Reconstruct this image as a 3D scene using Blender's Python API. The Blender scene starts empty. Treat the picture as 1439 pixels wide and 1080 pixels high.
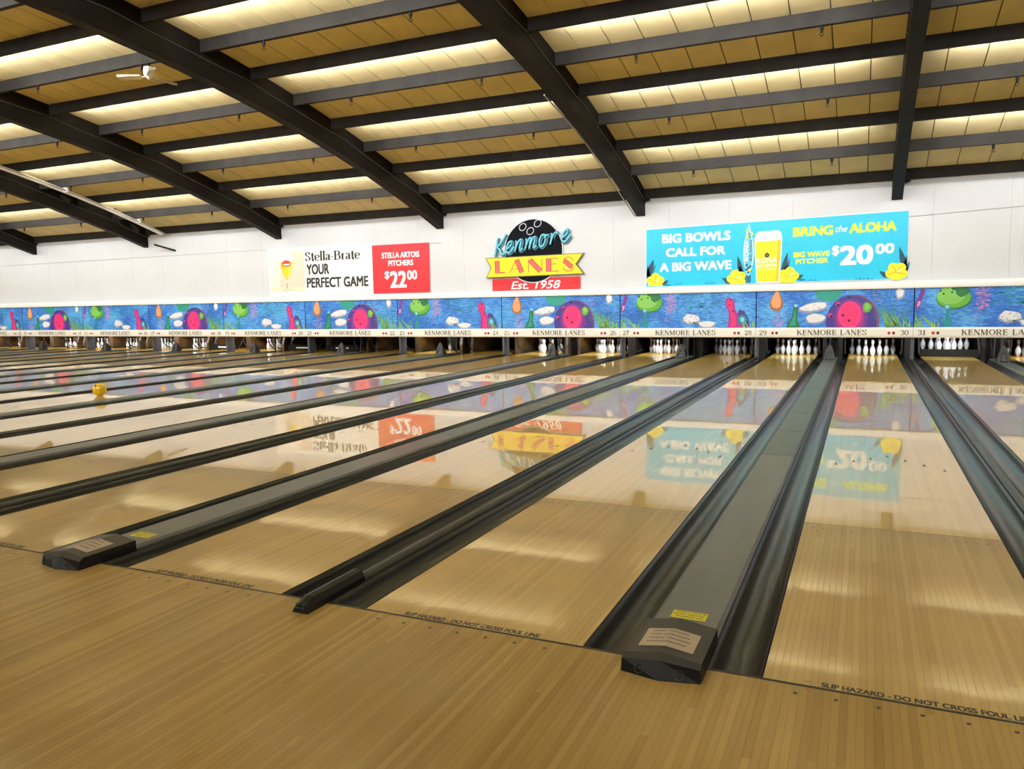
import bpy, bmesh, math, random
from mathutils import Vector, Matrix
random.seed(7)
S = bpy.context.scene
COL = S.collection
PI = math.pi

# ------------------------------------------------------------------ camera
F_PX = 1090.6
cam_d = bpy.data.cameras.new('camera'); cam = bpy.data.objects.new('camera', cam_d); COL.objects.link(cam)
yaw, pit, rol = 0.4252, -0.1035, -0.0177
fw = Vector((-math.sin(yaw), math.cos(yaw), 0)); rt = Vector((math.cos(yaw), math.sin(yaw), 0)); up = Vector((0, 0, 1))
fw2 = fw*math.cos(pit) + up*math.sin(pit); up2 = up*math.cos(pit) - fw*math.sin(pit)
r2 = rt*math.cos(rol) + up2*math.sin(rol); u2 = up2*math.cos(rol) - rt*math.sin(rol)
M = Matrix((r2, u2, -fw2)).transposed().to_4x4(); M.translation = Vector((0.3029, -2.8579, 1.3875))
cam.matrix_world = M
cam_d.sensor_width = 36; cam_d.lens = 36*F_PX/1439; cam_d.clip_start = .05; cam_d.clip_end = 200
S.camera = cam
# ------------------------------------------------------------------ world, exposure
w = bpy.data.worlds.new('world'); S.world = w; w.use_nodes = True
w.node_tree.nodes['Background'].inputs[0].default_value = (.9, .93, 1, 1)
w.node_tree.nodes['Background'].inputs[1].default_value = .05
S.view_settings.view_transform = 'Standard'; S.view_settings.look = 'None'
S.view_settings.gamma = 1; S.view_settings.use_curve_mapping = False
S.view_settings.exposure = 0.10
LAMP_W = 66.0        # ceiling strip lamps, each
MASK_W = 24.0         # lamps over the pins
# ------------------------------------------------------------------ dimensions
L, W, N = 1.0541, .7026, .499      # lane, wide division, narrow division
PITCH = 2*L + W + N
YM, YW = 16.25, 16.5               # masking front, back wall
RX = [.9115 - 5.7439*i for i in range(-1, 7)]      # roof beams, right to left
XL, XR, YB = -36.2, 10.2, -10.5
BAY = 5.7439
def say(n):
    ones = 'zero one two three four five six seven eight nine ten eleven twelve thirteen fourteen fifteen sixteen seventeen eighteen nineteen'.split()
    return ones[n] if n < 20 else ('twenty', 'thirty')[n//10-2]+('-'+ones[n % 10] if n % 10 else '')
def lane_x(n):
    return ((n-30)//2)*PITCH if n % 2 == 0 else ((n+1-30)//2)*PITCH - W - L
def zc(y): return 6.4 - (y-3)**2/80.

# ------------------------------------------------------------------ materials
def mat(name, col, rough=.5, metal=0, coat=0, emit=None, es=0, spec=.5):
    m = bpy.data.materials.new(name); m.use_nodes = True
    b = m.node_tree.nodes['Principled BSDF']
    b.inputs['Base Color'].default_value = (*col, 1); b.inputs['Roughness'].default_value = rough
    b.inputs['Metallic'].default_value = metal; b.inputs['Coat Weight'].default_value = coat
    b.inputs['Coat Roughness'].default_value = .05; b.inputs['Specular IOR Level'].default_value = spec
    if emit: b.inputs['Emission Color'].default_value = (*emit, 1); b.inputs['Emission Strength'].default_value = es
    return m
def nd(m, t, **k):
    n = m.node_tree.nodes.new(t)
    for a, v in k.items(): setattr(n, a, v)
    return n
def lk(m, a, b): m.node_tree.links.new(a, b)
def srgb(r, g, b):
    f = lambda c: (c/255/12.92) if c/255 <= .04045 else ((c/255+.055)/1.055)**2.4
    return (f(r), f(g), f(b))
def add_noise(m, scale=(1, 1, 1), amt=.1, dark=None, nscale=5, bump=0, bscale=None, detail=3, det_coord='Object'):
    """mottled colour and fine relief on a plain material"""
    b = m.node_tree.nodes['Principled BSDF']; col = tuple(b.inputs['Base Color'].default_value)
    g = nd(m, 'ShaderNodeNewGeometry'); mp = nd(m, 'ShaderNodeMapping'); mp.inputs['Scale'].default_value = scale
    lk(m, g.outputs['Position'], mp.inputs['Vector'])
    n = nd(m, 'ShaderNodeTexNoise'); n.inputs['Scale'].default_value = nscale; n.inputs['Detail'].default_value = detail
    lk(m, mp.outputs[0], n.inputs['Vector'])
    mx = nd(m, 'ShaderNodeMix', data_type='RGBA')
    mx.inputs[6].default_value = tuple(c*(1-amt) for c in col[:3])+(1,) if dark is None else (*dark, 1)
    mx.inputs[7].default_value = tuple(min(1, c*(1+amt)) for c in col[:3])+(1,)
    r = nd(m, 'ShaderNodeMapRange'); r.inputs[1].default_value = .3; r.inputs[2].default_value = .7
    lk(m, n.outputs[0], r.inputs[0]); lk(m, r.outputs[0], mx.inputs[0]); lk(m, mx.outputs[2], b.inputs['Base Color'])
    if bump:
        bn = nd(m, 'ShaderNodeBump'); bn.inputs['Strength'].default_value = bump; bn.inputs['Distance'].default_value = .01
        n2 = nd(m, 'ShaderNodeTexNoise'); n2.inputs['Scale'].default_value = bscale or nscale*3; n2.inputs['Detail'].default_value = 4
        lk(m, mp.outputs[0], n2.inputs['Vector']); lk(m, n2.outputs[0], bn.inputs['Height']); lk(m, bn.outputs[0], b.inputs['Normal'])
    return m

def wood(name, c1, c2, rough, coat, bw, wear=0, stretch=(1, .1), coat_rough=.05, board_tilt=.0015):
    """narrow hardwood boards running along Y, one tint per board and per length, fine grain, slight waviness of the finish"""
    m = mat(name, c1, rough, coat=coat, spec=.12); b = m.node_tree.nodes['Principled BSDF']
    b.inputs['Coat Roughness'].default_value = coat_rough
    g = nd(m, 'ShaderNodeNewGeometry'); s = nd(m, 'ShaderNodeSeparateXYZ'); lk(m, g.outputs['Position'], s.inputs[0])
    def math_(op, a, bb=None, c=None):
        n = nd(m, 'ShaderNodeMath', operation=op)
        for i, v in enumerate((a, bb, c)):
            if v is None: continue
            if isinstance(v, (int, float)): n.inputs[i].default_value = v
            else: lk(m, v, n.inputs[i])
        return n.outputs[0]
    at = nd(m, 'ShaderNodeAttribute', attribute_type='OBJECT', attribute_name='board_phase'); xb = math_('DIVIDE', math_('SUBTRACT', s.outputs[0], at.outputs['Fac']), bw); ix = math_('FLOOR', xb); fx = math_('FRACT', xb)
    wn0 = nd(m, 'ShaderNodeTexWhiteNoise', noise_dimensions='1D'); lk(m, ix, wn0.inputs['W'])
    yb = math_('MULTIPLY_ADD', s.outputs[1], .45, math_('MULTIPLY', wn0.outputs[0], 9.))
    iy = math_('FLOOR', yb)
    cv = nd(m, 'ShaderNodeCombineXYZ'); lk(m, ix, cv.inputs[0]); lk(m, iy, cv.inputs[1])
    wn = nd(m, 'ShaderNodeTexWhiteNoise', noise_dimensions='2D'); lk(m, cv.outputs[0], wn.inputs['Vector'])
    gv = nd(m, 'ShaderNodeCombineXYZ'); lk(m, math_('MULTIPLY', s.outputs[0], 160.), gv.inputs[0])
    lk(m, math_('MULTIPLY', s.outputs[1], 3.), gv.inputs[1]); lk(m, math_('MULTIPLY', wn.outputs[0], 40.), gv.inputs[2])
    gr = nd(m, 'ShaderNodeTexNoise'); gr.inputs['Scale'].default_value = 1; gr.inputs['Detail'].default_value = 4; lk(m, gv.outputs[0], gr.inputs['Vector'])
    f = math_('ADD', math_('MULTIPLY', wn.outputs[0], .62), math_('MULTIPLY', gr.outputs[0], .38))
    mx = nd(m, 'ShaderNodeMix', data_type='RGBA'); mx.inputs[6].default_value = (*c2, 1); mx.inputs[7].default_value = (*c1, 1)
    lk(m, f, mx.inputs[0])
    # dark joint between boards
    e = math_('MINIMUM', fx, math_('SUBTRACT', 1., fx))
    jr = nd(m, 'ShaderNodeMapRange'); jr.inputs[1].default_value = .01; jr.inputs[2].default_value = .05; jr.inputs[3].default_value = .90; jr.inputs[4].default_value = 1.; lk(m, e, jr.inputs[0])
    # broad scuffs
    mp = nd(m, 'ShaderNodeMapping'); mp.inputs['Scale'].default_value = (1, .45, 1); lk(m, g.outputs['Position'], mp.inputs[0])
    ws = nd(m, 'ShaderNodeTexNoise'); ws.inputs['Scale'].default_value = 1.3; ws.inputs['Detail'].default_value = 3; lk(m, mp.outputs[0], ws.inputs['Vector'])
    wr = nd(m, 'ShaderNodeMapRange'); wr.inputs[1].default_value = .35; wr.inputs[2].default_value = .65; wr.inputs[3].default_value = 1-wear; wr.inputs[4].default_value = 1.+wear*.4; lk(m, ws.outputs[0], wr.inputs[0])
    vm = nd(m, 'ShaderNodeVectorMath', operation='SCALE'); lk(m, mx.outputs[2], vm.inputs[0]); lk(m, math_('MULTIPLY', jr.outputs[0], wr.outputs[0]), vm.inputs['Scale'])
    lk(m, vm.outputs[0], b.inputs['Base Color'])
    # finish: slight waviness, board by board
    bp = nd(m, 'ShaderNodeBump'); bp.inputs['Strength'].default_value = 1; bp.inputs['Distance'].default_value = 1
    mp2 = nd(m, 'ShaderNodeMapping'); mp2.inputs['Scale'].default_value = (stretch[0], stretch[1], 1); lk(m, g.outputs['Position'], mp2.inputs[0])
    n2 = nd(m, 'ShaderNodeTexNoise'); n2.inputs['Scale'].default_value = 9; n2.inputs['Detail'].default_value = 2; lk(m, mp2.outputs[0], n2.inputs['Vector'])
    h = math_('ADD', math_('MULTIPLY', n2.outputs[0], board_tilt), math_('MULTIPLY', wn0.outputs[0], .000004))
    lk(m, h, bp.inputs['Height']); lk(m, bp.outputs[0], b.inputs['Normal']); lk(m, bp.outputs[0], b.inputs['Coat Normal'])
    return m

M_ = {}
M_['approach'] = wood('approach_maple', srgb(180, 150, 90), srgb(146, 116, 62), .32, .5, .0264, wear=.16, stretch=(1, .3), coat_rough=.16, board_tilt=.0016)
M_['lane'] = wood('lane_maple', srgb(214, 186, 126), srgb(194, 162, 104), .3, .85, L/39, wear=.10, stretch=(.9, .18), coat_rough=.05, board_tilt=.0006)
M_['pine'] = wood('lane_pine', srgb(234, 200, 110), srgb(220, 182, 88), .3, .8, L/39, wear=.06, stretch=(.9, .18), coat_rough=.015, board_tilt=.00016)
M_['deck'] = wood('pin_deck_maple', srgb(238, 190, 88), srgb(224, 170, 66), .3, .35, L/39, wear=.05, stretch=(.9, .18), coat_rough=.015, board_tilt=.0002)
M_['under'] = mat('sub_floor', (.03, .02, .012), .8)
M_['seam'] = mat('foul_line_black', (.012, .011, .01), .45)
M_['ink'] = mat('floor_print', (.03, .022, .015), .5)
M_['dart'] = mat('dart_print', (.05, .035, .022), .5)
M_['paint'] = add_noise(mat('roof_steel_paint', (.034, .031, .0285), .6, spec=.08), nscale=3, amt=.18)
M_['beam'] = add_noise(mat('roof_beam_paint', (.010, .0078, .0055), .6, spec=.12), nscale=2, amt=.15)
M_['tile'] = add_noise(mat('ceiling_tile', (.70, .61, .345), .85), nscale=2.2, amt=.07, bump=.5, bscale=7)
M_['tileback'] = mat('ceiling_backing', (.12, .08, .03), .9)
M_['wall'] = add_noise(mat('painted_wall', (.60, .612, .63), .6), nscale=.9, amt=.03, bump=.15, bscale=3)
M_['wallside'] = mat('side_wall_paint', (.62, .58, .52), .7)
M_['cream'] = mat('cream_metal', (.90, .88, .80), .35)
M_['white'] = mat('white_ledge', (.90, .90, .87), .35)
M_['conduit'] = mat('grey_conduit', (.42, .40, .36), .35, metal=.3)
M_['darkwire'] = mat('dark_conduit', (.07, .065, .06), .4, metal=.3)
M_['black'] = mat('black_plastic', (.009, .009, .009), .38, spec=.3)
M_['blackmatt'] = mat('black_matt', (.010, .009, .008), .7, spec=.2)
M_['lid'] = mat('dark_plastic_lid', (.035, .031, .027), .4, spec=.35)
M_['hood'] = mat("hood_plastic", (.045, .044, .045), .5, spec=.3)
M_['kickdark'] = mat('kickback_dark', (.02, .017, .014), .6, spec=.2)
M_['pit'] = mat('pit_dark', (.010, .009, .008), .9)
M_['gutter'] = add_noise(mat('gutter_plastic', (.017, .018, .016), .28, coat=.14, spec=.35), scale=(3, .4, 1), nscale=3, amt=.3)
M_['cap'] = add_noise(mat('grey_capping', (.12, .12, .115), .36, spec=.4), scale=(2, .4, 1), nscale=3, amt=.12)
M_['cap2'] = add_noise(mat('green_grey_capping', (.095, .115, .105), .4, spec=.35), scale=(3, 1, 1), nscale=5, amt=.16)
M_['capdark'] = add_noise(mat('dark_capping', (.028, .027, .025), .34, spec=.4), scale=(3, .5, 1), nscale=6, amt=.3)
M_['post'] = mat('grey_metal_post', (.10, .105, .12), .45, metal=.2)
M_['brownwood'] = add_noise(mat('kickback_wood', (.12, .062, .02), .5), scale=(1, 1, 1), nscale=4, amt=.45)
M_['pin'] = mat('pin_white', (.86, .88, .90), .25, coat=.6)
M_['pinred'] = mat('pin_stripe_red', (.42, .02, .04), .3)
M_['label'] = mat('beige_label', srgb(178, 160, 138), .5)
M_['yellowlabel'] = mat('yellow_label', srgb(214, 200, 30), .5)
M_['labelink'] = mat('label_print', (.06, .05, .04), .6)
M_['ballyellow'] = mat('yellow_urethane', srgb(226, 184, 16), .12, coat=1)
M_['fan'] = mat('fan_ivory', (.62, .55, .42), .35)
M_['tube'] = mat('lamp_tube', (.9, .9, .85), .4, emit=(1, .95, .8), es=2.5)
M_['skin_red'] = mat('sheet_red', srgb(214, 30, 42), .45)
M_['sheet_white'] = mat('sheet_white', srgb(240, 238, 232), .45)
M_['sheet_cyan'] = add_noise(mat('sheet_cyan', srgb(6, 186, 226), .4), nscale=1.5, amt=.05)
M_['grommet'] = mat('banner_grommet', (.5, .5, .5), .3, metal=1)
P = {}
def pm(name, r, g, b, rough=.45):
    if name not in P: P[name] = mat('print_'+name, srgb(r, g, b), rough)
    return P[name]

# ------------------------------------------------------------------ mesh helpers
class MB:
    def __init__(s): s.v = []; s.f = []; s.m = []
    def face(s, idx, mi=0): s.f.append(idx); s.m.append(mi)
    def box(s, x0, x1, y0, y1, z0, z1, mi=0):
        a = len(s.v)
        s.v += [(x, y, z) for x in (x0, x1) for y in (y0, y1) for z in (z0, z1)]
        for q in ((0, 1, 3, 2), (4, 6, 7, 5), (0, 4, 5, 1), (2, 3, 7, 6), (0, 2, 6, 4), (1, 5, 7, 3)): s.face([a+i for i in q], mi)
    def bbox(s, x0, x1, y0, y1, z0, z1, c=.004, mi=0):
        """box with its upper long edges chamfered"""
        s.prism_y([(x0, z0), (x1, z0), (x1, z1-c), (x1-c, z1), (x0+c, z1), (x0, z1-c)], y0, y1, mi)
    def prism_y(s, prof, y0, y1, mi=0, cap=True, shift=None):
        a = len(s.v); n = len(prof)
        s.v += [(x, y0, z) for x, z in prof]; p2 = shift or prof; s.v += [(x, y1, z) for x, z in p2]
        for i in range(n): j = (i+1) % n; s.face([a+i, a+j, a+n+j, a+n+i], mi)
        if cap: s.face(list(range(a, a+n))[::-1], mi); s.face(list(range(a+n, a+2*n)), mi)
    def strip_y(s, prof, ys, mi=0):
        a = len(s.v); n = len(prof)
        for y in ys: s.v += [(x, y, z) for x, z in prof]
        for k in range(len(ys)-1):
            for i in range(n-1):
                s.face([a+k*n+i, a+k*n+i+1, a+(k+1)*n+i+1, a+(k+1)*n+i], mi)
    def poly(s, pts, y, mi=0, t=0):
        """flat polygon in the XZ plane facing -Y"""
        a = len(s.v); n = len(pts)
        s.v += [(x, y, z) for x, z in pts]
        ar = sum(pts[i][0]*pts[(i+1) % n][1]-pts[(i+1) % n][0]*pts[i][1] for i in range(n))
        idx = list(range(a, a+n))
        s.face(idx if ar > 0 else idx[::-1], mi)
        if t:
            s.v += [(x, y+t, z) for x, z in pts]
            for i in range(n): j = (i+1) % n; s.face([a+i, a+n+i, a+n+j, a+j] if ar > 0 else [a+j, a+n+j, a+n+i, a+i], mi)
    def disc(s, cx, cz, rx, rz, y, mi=0, n=24, rot=0, t=0):
        pts = []
        for i in range(n):
            u, v = rx*math.cos(2*PI*i/n), rz*math.sin(2*PI*i/n)
            pts.append((cx+u*math.cos(rot)-v*math.sin(rot), cz+u*math.sin(rot)+v*math.cos(rot)))
        s.poly(pts, y, mi, t)
    def line(s, pts, wd, y, mi=0, w2=None, t=0):
        """flat ribbon along a polyline in XZ; w2 = width at end"""
        n = len(pts); le = []; ri = []
        for i, (x, z) in enumerate(pts):
            a = pts[max(0, i-1)]; b = pts[min(n-1, i+1)]
            dx, dz = b[0]-a[0], b[1]-a[1]; l = math.hypot(dx, dz) or 1
            ww = (wd if w2 is None else wd+(w2-wd)*i/(n-1))/2
            le.append((x-dz/l*ww, z+dx/l*ww)); ri.append((x+dz/l*ww, z-dx/l*ww))
        for i in range(n-1): s.poly([le[i], le[i+1], ri[i+1], ri[i]], y, mi, t)
    def nib(s, pts, thick, thin, y, mi=0):
        """calligraphic stroke: thick going up/down, thin going sideways"""
        n = len(pts); le = []; ri = []
        for i, (x, z) in enumerate(pts):
            a = pts[max(0, i-1)]; b = pts[min(n-1, i+1)]
            dx, dz = b[0]-a[0], b[1]-a[1]; l = math.hypot(dx, dz) or 1
            k = (abs(dz)/l)**2; ww = (thin+(thick-thin)*k)/2
            le.append((x-dz/l*ww, z+dx/l*ww)); ri.append((x+dz/l*ww, z-dx/l*ww))
        for i in range(n-1): s.poly([le[i], le[i+1], ri[i+1], ri[i]], y, mi)
    def tube(s, pts, r, n=8, mi=0):
        pts = [Vector(p) for p in pts]; a0 = len(s.v)
        for i, p in enumerate(pts):
            d = (pts[min(i+1, len(pts)-1)]-pts[max(i-1, 0)]).normalized()
            u = d.cross(Vector((0, 0, 1)));
            if u.length < .01: u = Vector((1, 0, 0))
            u.normalize(); v = d.cross(u)
            rr = r[i] if isinstance(r, (list, tuple)) else r
            for k in range(n):
                q = p+u*rr*math.cos(2*PI*k/n)+v*rr*math.sin(2*PI*k/n); s.v.append(tuple(q))
        for i in range(len(pts)-1):
            for k in range(n):
                s.face([a0+i*n+k, a0+i*n+(k+1) % n, a0+(i+1)*n+(k+1) % n, a0+(i+1)*n+k], mi)
        s.face([a0+k for k in range(n)][::-1], mi); s.face([a0+(len(pts)-1)*n+k for k in range(n)], mi)
    def lathe(s, prof, n=16, c=(0, 0, 0), mi=0):
        a = len(s.v)
        for r, z in prof:
            for k in range(n): s.v.append((c[0]+r*math.cos(2*PI*k/n), c[1]+r*math.sin(2*PI*k/n), c[2]+z))
        for i in range(len(prof)-1):
            for k in range(n): s.face([a+i*n+k, a+i*n+(k+1) % n, a+(i+1)*n+(k+1) % n, a+(i+1)*n+k], mi)
        s.face([a+k for k in range(n)][::-1], mi); s.face([a+(len(prof)-1)*n+k for k in range(n)], mi)
    def mesh(s, name, mats, smooth=False):
        me = bpy.data.meshes.new(name); me.from_pydata(s.v, [], s.f); me.update()
        for m in (mats if isinstance(mats, (list, tuple)) else [mats]): me.materials.append(m)
        me.polygons.foreach_set('material_index', s.m)
        if smooth: me.polygons.foreach_set('use_smooth', [True]*len(s.f))
        me.validate(); return me
    def obj(s, name, mats, parent=None, loc=(0, 0, 0), smooth=False, **props):
        return link(s.mesh(name, mats, smooth), name, parent, loc, **props)
def link(me, name, parent=None, loc=(0, 0, 0), **props):
    o = bpy.data.objects.new(name, me); COL.objects.link(o); o.location = loc
    if parent: o.parent = parent
    for k, v in props.items(): o[k] = v
    return o
def thing(name, label, cat, loc=(0, 0, 0), group=None):
    o = bpy.data.objects.new(name, None); COL.objects.link(o); o.location = loc
    o.empty_display_size = .1
    o['label'] = label; o['category'] = cat
    if group: o['group'] = group
    return o
def copy_tree(o, parent=None):
    c = o.copy(); COL.objects.link(c)
    if parent: c.parent = parent
    for ch in list(o.children): copy_tree(ch, c)
    return c
def catmull(pts, n=6, closed=False):
    out = []; m = len(pts)
    for i in range(m if closed else m-1):
        g = (lambda k: pts[k % m]) if closed else (lambda k: pts[max(0, min(m-1, k))])
        p0, p1, p2, p3 = g(i-1), g(i), g(i+1), g(i+2)
        for j in range(n):
            t = j/n
            out.append(tuple(.5*((2*p1[k])+(-p0[k]+p2[k])*t+(2*p0[k]-5*p1[k]+4*p2[k]-p3[k])*t*t+(-p0[k]+3*p1[k]-3*p2[k]+p3[k])*t**3) for k in range(len(p1))))
    if not closed: out.append(tuple(pts[-1]))
    return out

# text from the built-in font, fitted into a box on an XZ plane
_tc = {}
def text_polys(s, bold):
    if (s, bold) in _tc: return _tc[(s, bold)]
    cu = bpy.data.curves.new('t', 'FONT'); cu.body = s; cu.offset = bold; cu.resolution_u = 3
    o = bpy.data.objects.new('t', cu); COL.objects.link(o)
    dg = bpy.context.evaluated_depsgraph_get(); me = bpy.data.meshes.new_from_object(o.evaluated_get(dg))
    v = [(p.co.x, p.co.y) for p in me.vertices]; f = [list(p.vertices) for p in me.polygons]
    bpy.data.objects.remove(o); bpy.data.curves.remove(cu); bpy.data.meshes.remove(me)
    _tc[(s, bold)] = (v, f); return v, f
def text(mb, s, x0, x1, z0, z1, y, mi=0, bold=.02, shear=0, slope=0, vertical=False, floor=False):
    v, f = text_polys(s, 0)
    v = [(a+b*shear, b) for a, b in v]
    ax, bx = min(p[0] for p in v), max(p[0] for p in v); az, bz = min(p[1] for p in v), max(p[1] for p in v)
    h = (x1-x0) if vertical else (z1-z0); e = bold*h/.73
    offs = [(0, 0)] if e == 0 else [(-e, -e*.8), (e, -e*.8), (-e, e*.8), (e, e*.8), (0, 0)]
    for k, (ex, ez) in enumerate(offs):
        a = len(mb.v)
        for p in v:
            s_, t_ = (p[0]-ax)/(bx-ax), (p[1]-az)/(bz-az)
            if vertical: s_, t_ = 1-t_, s_
            X = x0+e+s_*(x1-x0-2*e)+ex; Z = z0+e*.8+t_*(z1-z0-1.6*e)+slope*s_+ez
            mb.v.append((X, Z, y+.00004*k) if floor else (X, y-.00008*k, Z))
        for q in f: mb.face([a+i for i in q], mi)

# serif capitals drawn with a contrast nib
def arc(cx, cz, rx, rz, a0, a1, n=10):
    return [(cx+rx*math.cos(math.radians(a0+(a1-a0)*i/n)), cz+rz*math.sin(math.radians(a0+(a1-a0)*i/n))) for i in range(n+1)]
GL = {   # glyph: (advance, [(weight, points)])  T thick, t thin, c contrast curve
 'K': (.82, [('T', [(.14, 0), (.14, 1)]), ('t', [(.66, 1), (.2, .42)]), ('T', [(.34, .6), (.66, 0)])]),
 'E': (.70, [('T', [(.14, 0), (.14, 1)]), ('t', [(.05, .98), (.56, .98), (.58, .76)]), ('t', [(.14, .52), (.42, .52)]), ('t', [(.42, .38), (.42, .66)]), ('t', [(.05, .02), (.58, .02), (.60, .28)])]),
 'N': (.86, [('t', [(.12, 0), (.12, 1)]), ('T', [(.12, 1), (.66, 0)]), ('t', [(.66, 0), (.66, 1)])]),
 'M': (1.0, [('t', [(.10, 0), (.10, 1)]), ('T', [(.12, 1), (.42, .03)]), ('t', [(.42, .03), (.72, 1)]), ('T', [(.76, 0), (.76, 1)])]),
 'O': (.86, [('c', arc(.40, .5, .32, .48, 0, 360, 20))]),
 'R': (.82, [('T', [(.14, 0), (.14, 1)]), ('c', [(.14, .98)]+arc(.36, .745, .2, .235, 90, -90, 8)+[(.14, .51)]), ('T', [(.38, .5), (.62, 0)])]),
 'L': (.66, [('T', [(.14, 0), (.14, 1)]), ('t', [(.05, .02), (.54, .02), (.56, .32)])]),
 'A': (.82, [('t', [(.06, 0), (.38, 1)]), ('T', [(.38, 1), (.68, 0)]), ('t', [(.17, .34), (.56, .34)])]),
 'S': (.64, [('c', [(.50, .74), (.46, .93), (.30, .99), (.14, .92), (.10, .76), (.20, .60), (.42, .44), (.52, .28), (.48, .10), (.30, .01), (.14, .06), (.08, .26)])]),
 'B': (.76, [('T', [(.14, 0), (.14, 1)]), ('c', [(.14, .98)]+arc(.36, .76, .2, .22, 90, -90, 8)+[(.14, .54)]), ('c', [(.14, .54)]+arc(.38, .28, .24, .26, 90, -90, 8)+[(.14, .02)])]),
 't': (.40, [('T', [(.18, .9), (.18, .14), (.22, .03), (.34, .04)]), ('t', [(.04, .66), (.34, .66)])]),
 'e': (.56, [('c', [(.10, .36), (.46, .38), (.44, .56), (.28, .66), (.12, .56), (.08, .34), (.12, .10), (.28, .01), (.46, .12)])]),
 'l': (.30, [('T', [(.16, 0), (.16, 1.06)])]),
 'a': (.56, [('c', [(.12, .52), (.20, .64), (.32, .66), (.40, .54), (.40, .1), (.46, .02), (.54, .06)]), ('c', [(.40, .38), (.20, .32), (.10, .18), (.16, .03), (.28, .03), (.40, .14)])]),
 'r': (.44, [('T', [(.14, 0), (.14, .66)]), ('t', [(.14, .44), (.24, .62), (.38, .64)])]),
 '-': (.36, [('t', [(.05, .34), (.30, .34)])]),
 ' ': (.45, []),
 '0': (.66, [('c', arc(.32, .5, .24, .48, 0, 360, 18))]),
 '1': (.50, [('T', [(.26, 0), (.26, 1), ]), ('t', [(.26, 1), (.10, .86)]), ('t', [(.10, .02), (.42, .02)])]),
 '2': (.64, [('c', [(.10, .72), (.14, .92), (.30, .99), (.46, .90), (.50, .72), (.42, .52), (.22, .26), (.08, .04)]), ('T', [(.08, .04), (.3, .06), (.5, .04), (.54, .2)])]),
 '3': (.62, [('c', [(.10, .82), (.18, .97), (.34, .98), (.46, .86), (.44, .64), (.26, .54), (.46, .44), (.52, .24), (.40, .04), (.22, .01), (.08, .16)])]),
 '4': (.66, [('T', [(.42, 0), (.42, 1)]), ('t', [(.42, 1), (.06, .3), (.58, .3)])]),
 '5': (.62, [('t', [(.48, .97), (.14, .97), (.12, .54)]), ('c', [(.12, .54), (.28, .62), (.46, .52), (.52, .30), (.42, .06), (.22, .01), (.08, .14)])]),
 '6': (.64, [('c', [(.48, .88), (.34, .99), (.16, .84), (.08, .50), (.10, .16), (.28, .01), (.48, .12), (.52, .34), (.42, .54), (.24, .56), (.10, .42)])]),
 '7': (.60, [('T', [(.08, .9), (.3, .94), (.52, .97)]), ('T', [(.52, .97), (.24, .45), (.22, 0)])]),
 '8': (.64, [('c', arc(.32, .75, .17, .23, 0, 360, 14)), ('c', arc(.32, .27, .23, .26, 0, 360, 14))]),
 '9': (.64, [('c', [(.16, .12), (.30, .01), (.48, .16), (.56, .50), (.54, .84), (.36, .99), (.16, .88), (.12, .66), (.22, .46), (.40, .44), (.54, .58)])]),
}
def serif_text(mb, s, x0, x1, z0, z1, y, mi=0, thick=.15, thin=.04, serifs=True):
    tot = sum(GL[c][0] for c in s); kx = (x1-x0)/tot; kz = z1-z0; x = x0
    for c in s:
        adv, st = GL[c]
        for wgt, pts in st:
            q = [(x+a*kx, z0+b*kz) for a, b in (catmull(pts, 3) if wgt == 'c' and len(pts) < 15 else pts)]
            if wgt == 'T': mb.line(q, thick*kx, y, mi)
            elif wgt == 't': mb.line(q, thin*(kx+kz)/2*1.4, y, mi)
            else: mb.nib(q, thick*kx, thin*kz*1.3, y, mi)
            if serifs and wgt in 'Tt' and len(pts) == 2 and abs(pts[0][0]-pts[1][0]) < .01:
                for (a, b) in pts:
                    hw = .13 if wgt == 'T' else .10
                    mb.line([(x+(a-hw)*kx, z0+b*kz), (x+(a+hw)*kx, z0+b*kz)], thin*kz*1.2, y, mi)
        x += adv*kx

# ================================================================== SETTING
# floor: approach slab round the patch of separately laid boards, sub floor under the lanes
BX0, BX1, BY0 = -4.1, 2.0, -2.35
mb = MB()
mb.box(XL, XR, YB, BY0, -.06, 0); mb.box(XL, BX0, BY0, -.006, -.06, 0); mb.box(BX1, XR, BY0, -.006, -.06, 0)
mb.box(XL, XR, BY0, YW+4.2, -.30, -.20, 1); mb.box(BX0, BX1, BY0, -.006, -.06, -.02, 1)
floor = mb.obj('floor', [M_['approach'], M_['under']], kind='structure')
bw = .0264
i0, i1 = math.floor(BX0/bw)+1, math.floor(BX1/bw)
mb = MB(); mb.bbox(.0001, bw-.0001, BY0, -.006, -.02, 0, c=.0004); board_me = mb.mesh('floor_board', M_['approach'])
for i in range(i0, i1): link(board_me, 'floor_board', floor, (i*bw, 0, random.uniform(-.0002, 0)))
mb = MB(); mb.box(BX0, i0*bw, BY0, -.006, -.02, 0); mb.box(i1*bw, BX1, BY0, -.006, -.02, 0); mb.obj('edge_strip', M_['approach'], floor)
mb = MB()
for n in range(9, 35):      # dowel dots in front of the foul line, six and more to a lane
    x0 = lane_x(n)
    for k in range(7): mb.lathe([(.0075, 0), (.0075, .0009)], 10, (x0+.118+.1335*k, -.066, .0002))
mb.obj('approach_dots', M_['dart'], floor, kind='stuff')
mb = MB(); mb.box(XL, XR, -.006, .008, -.05, .0008); mb.obj('foul_line', M_['seam'], floor)
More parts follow.
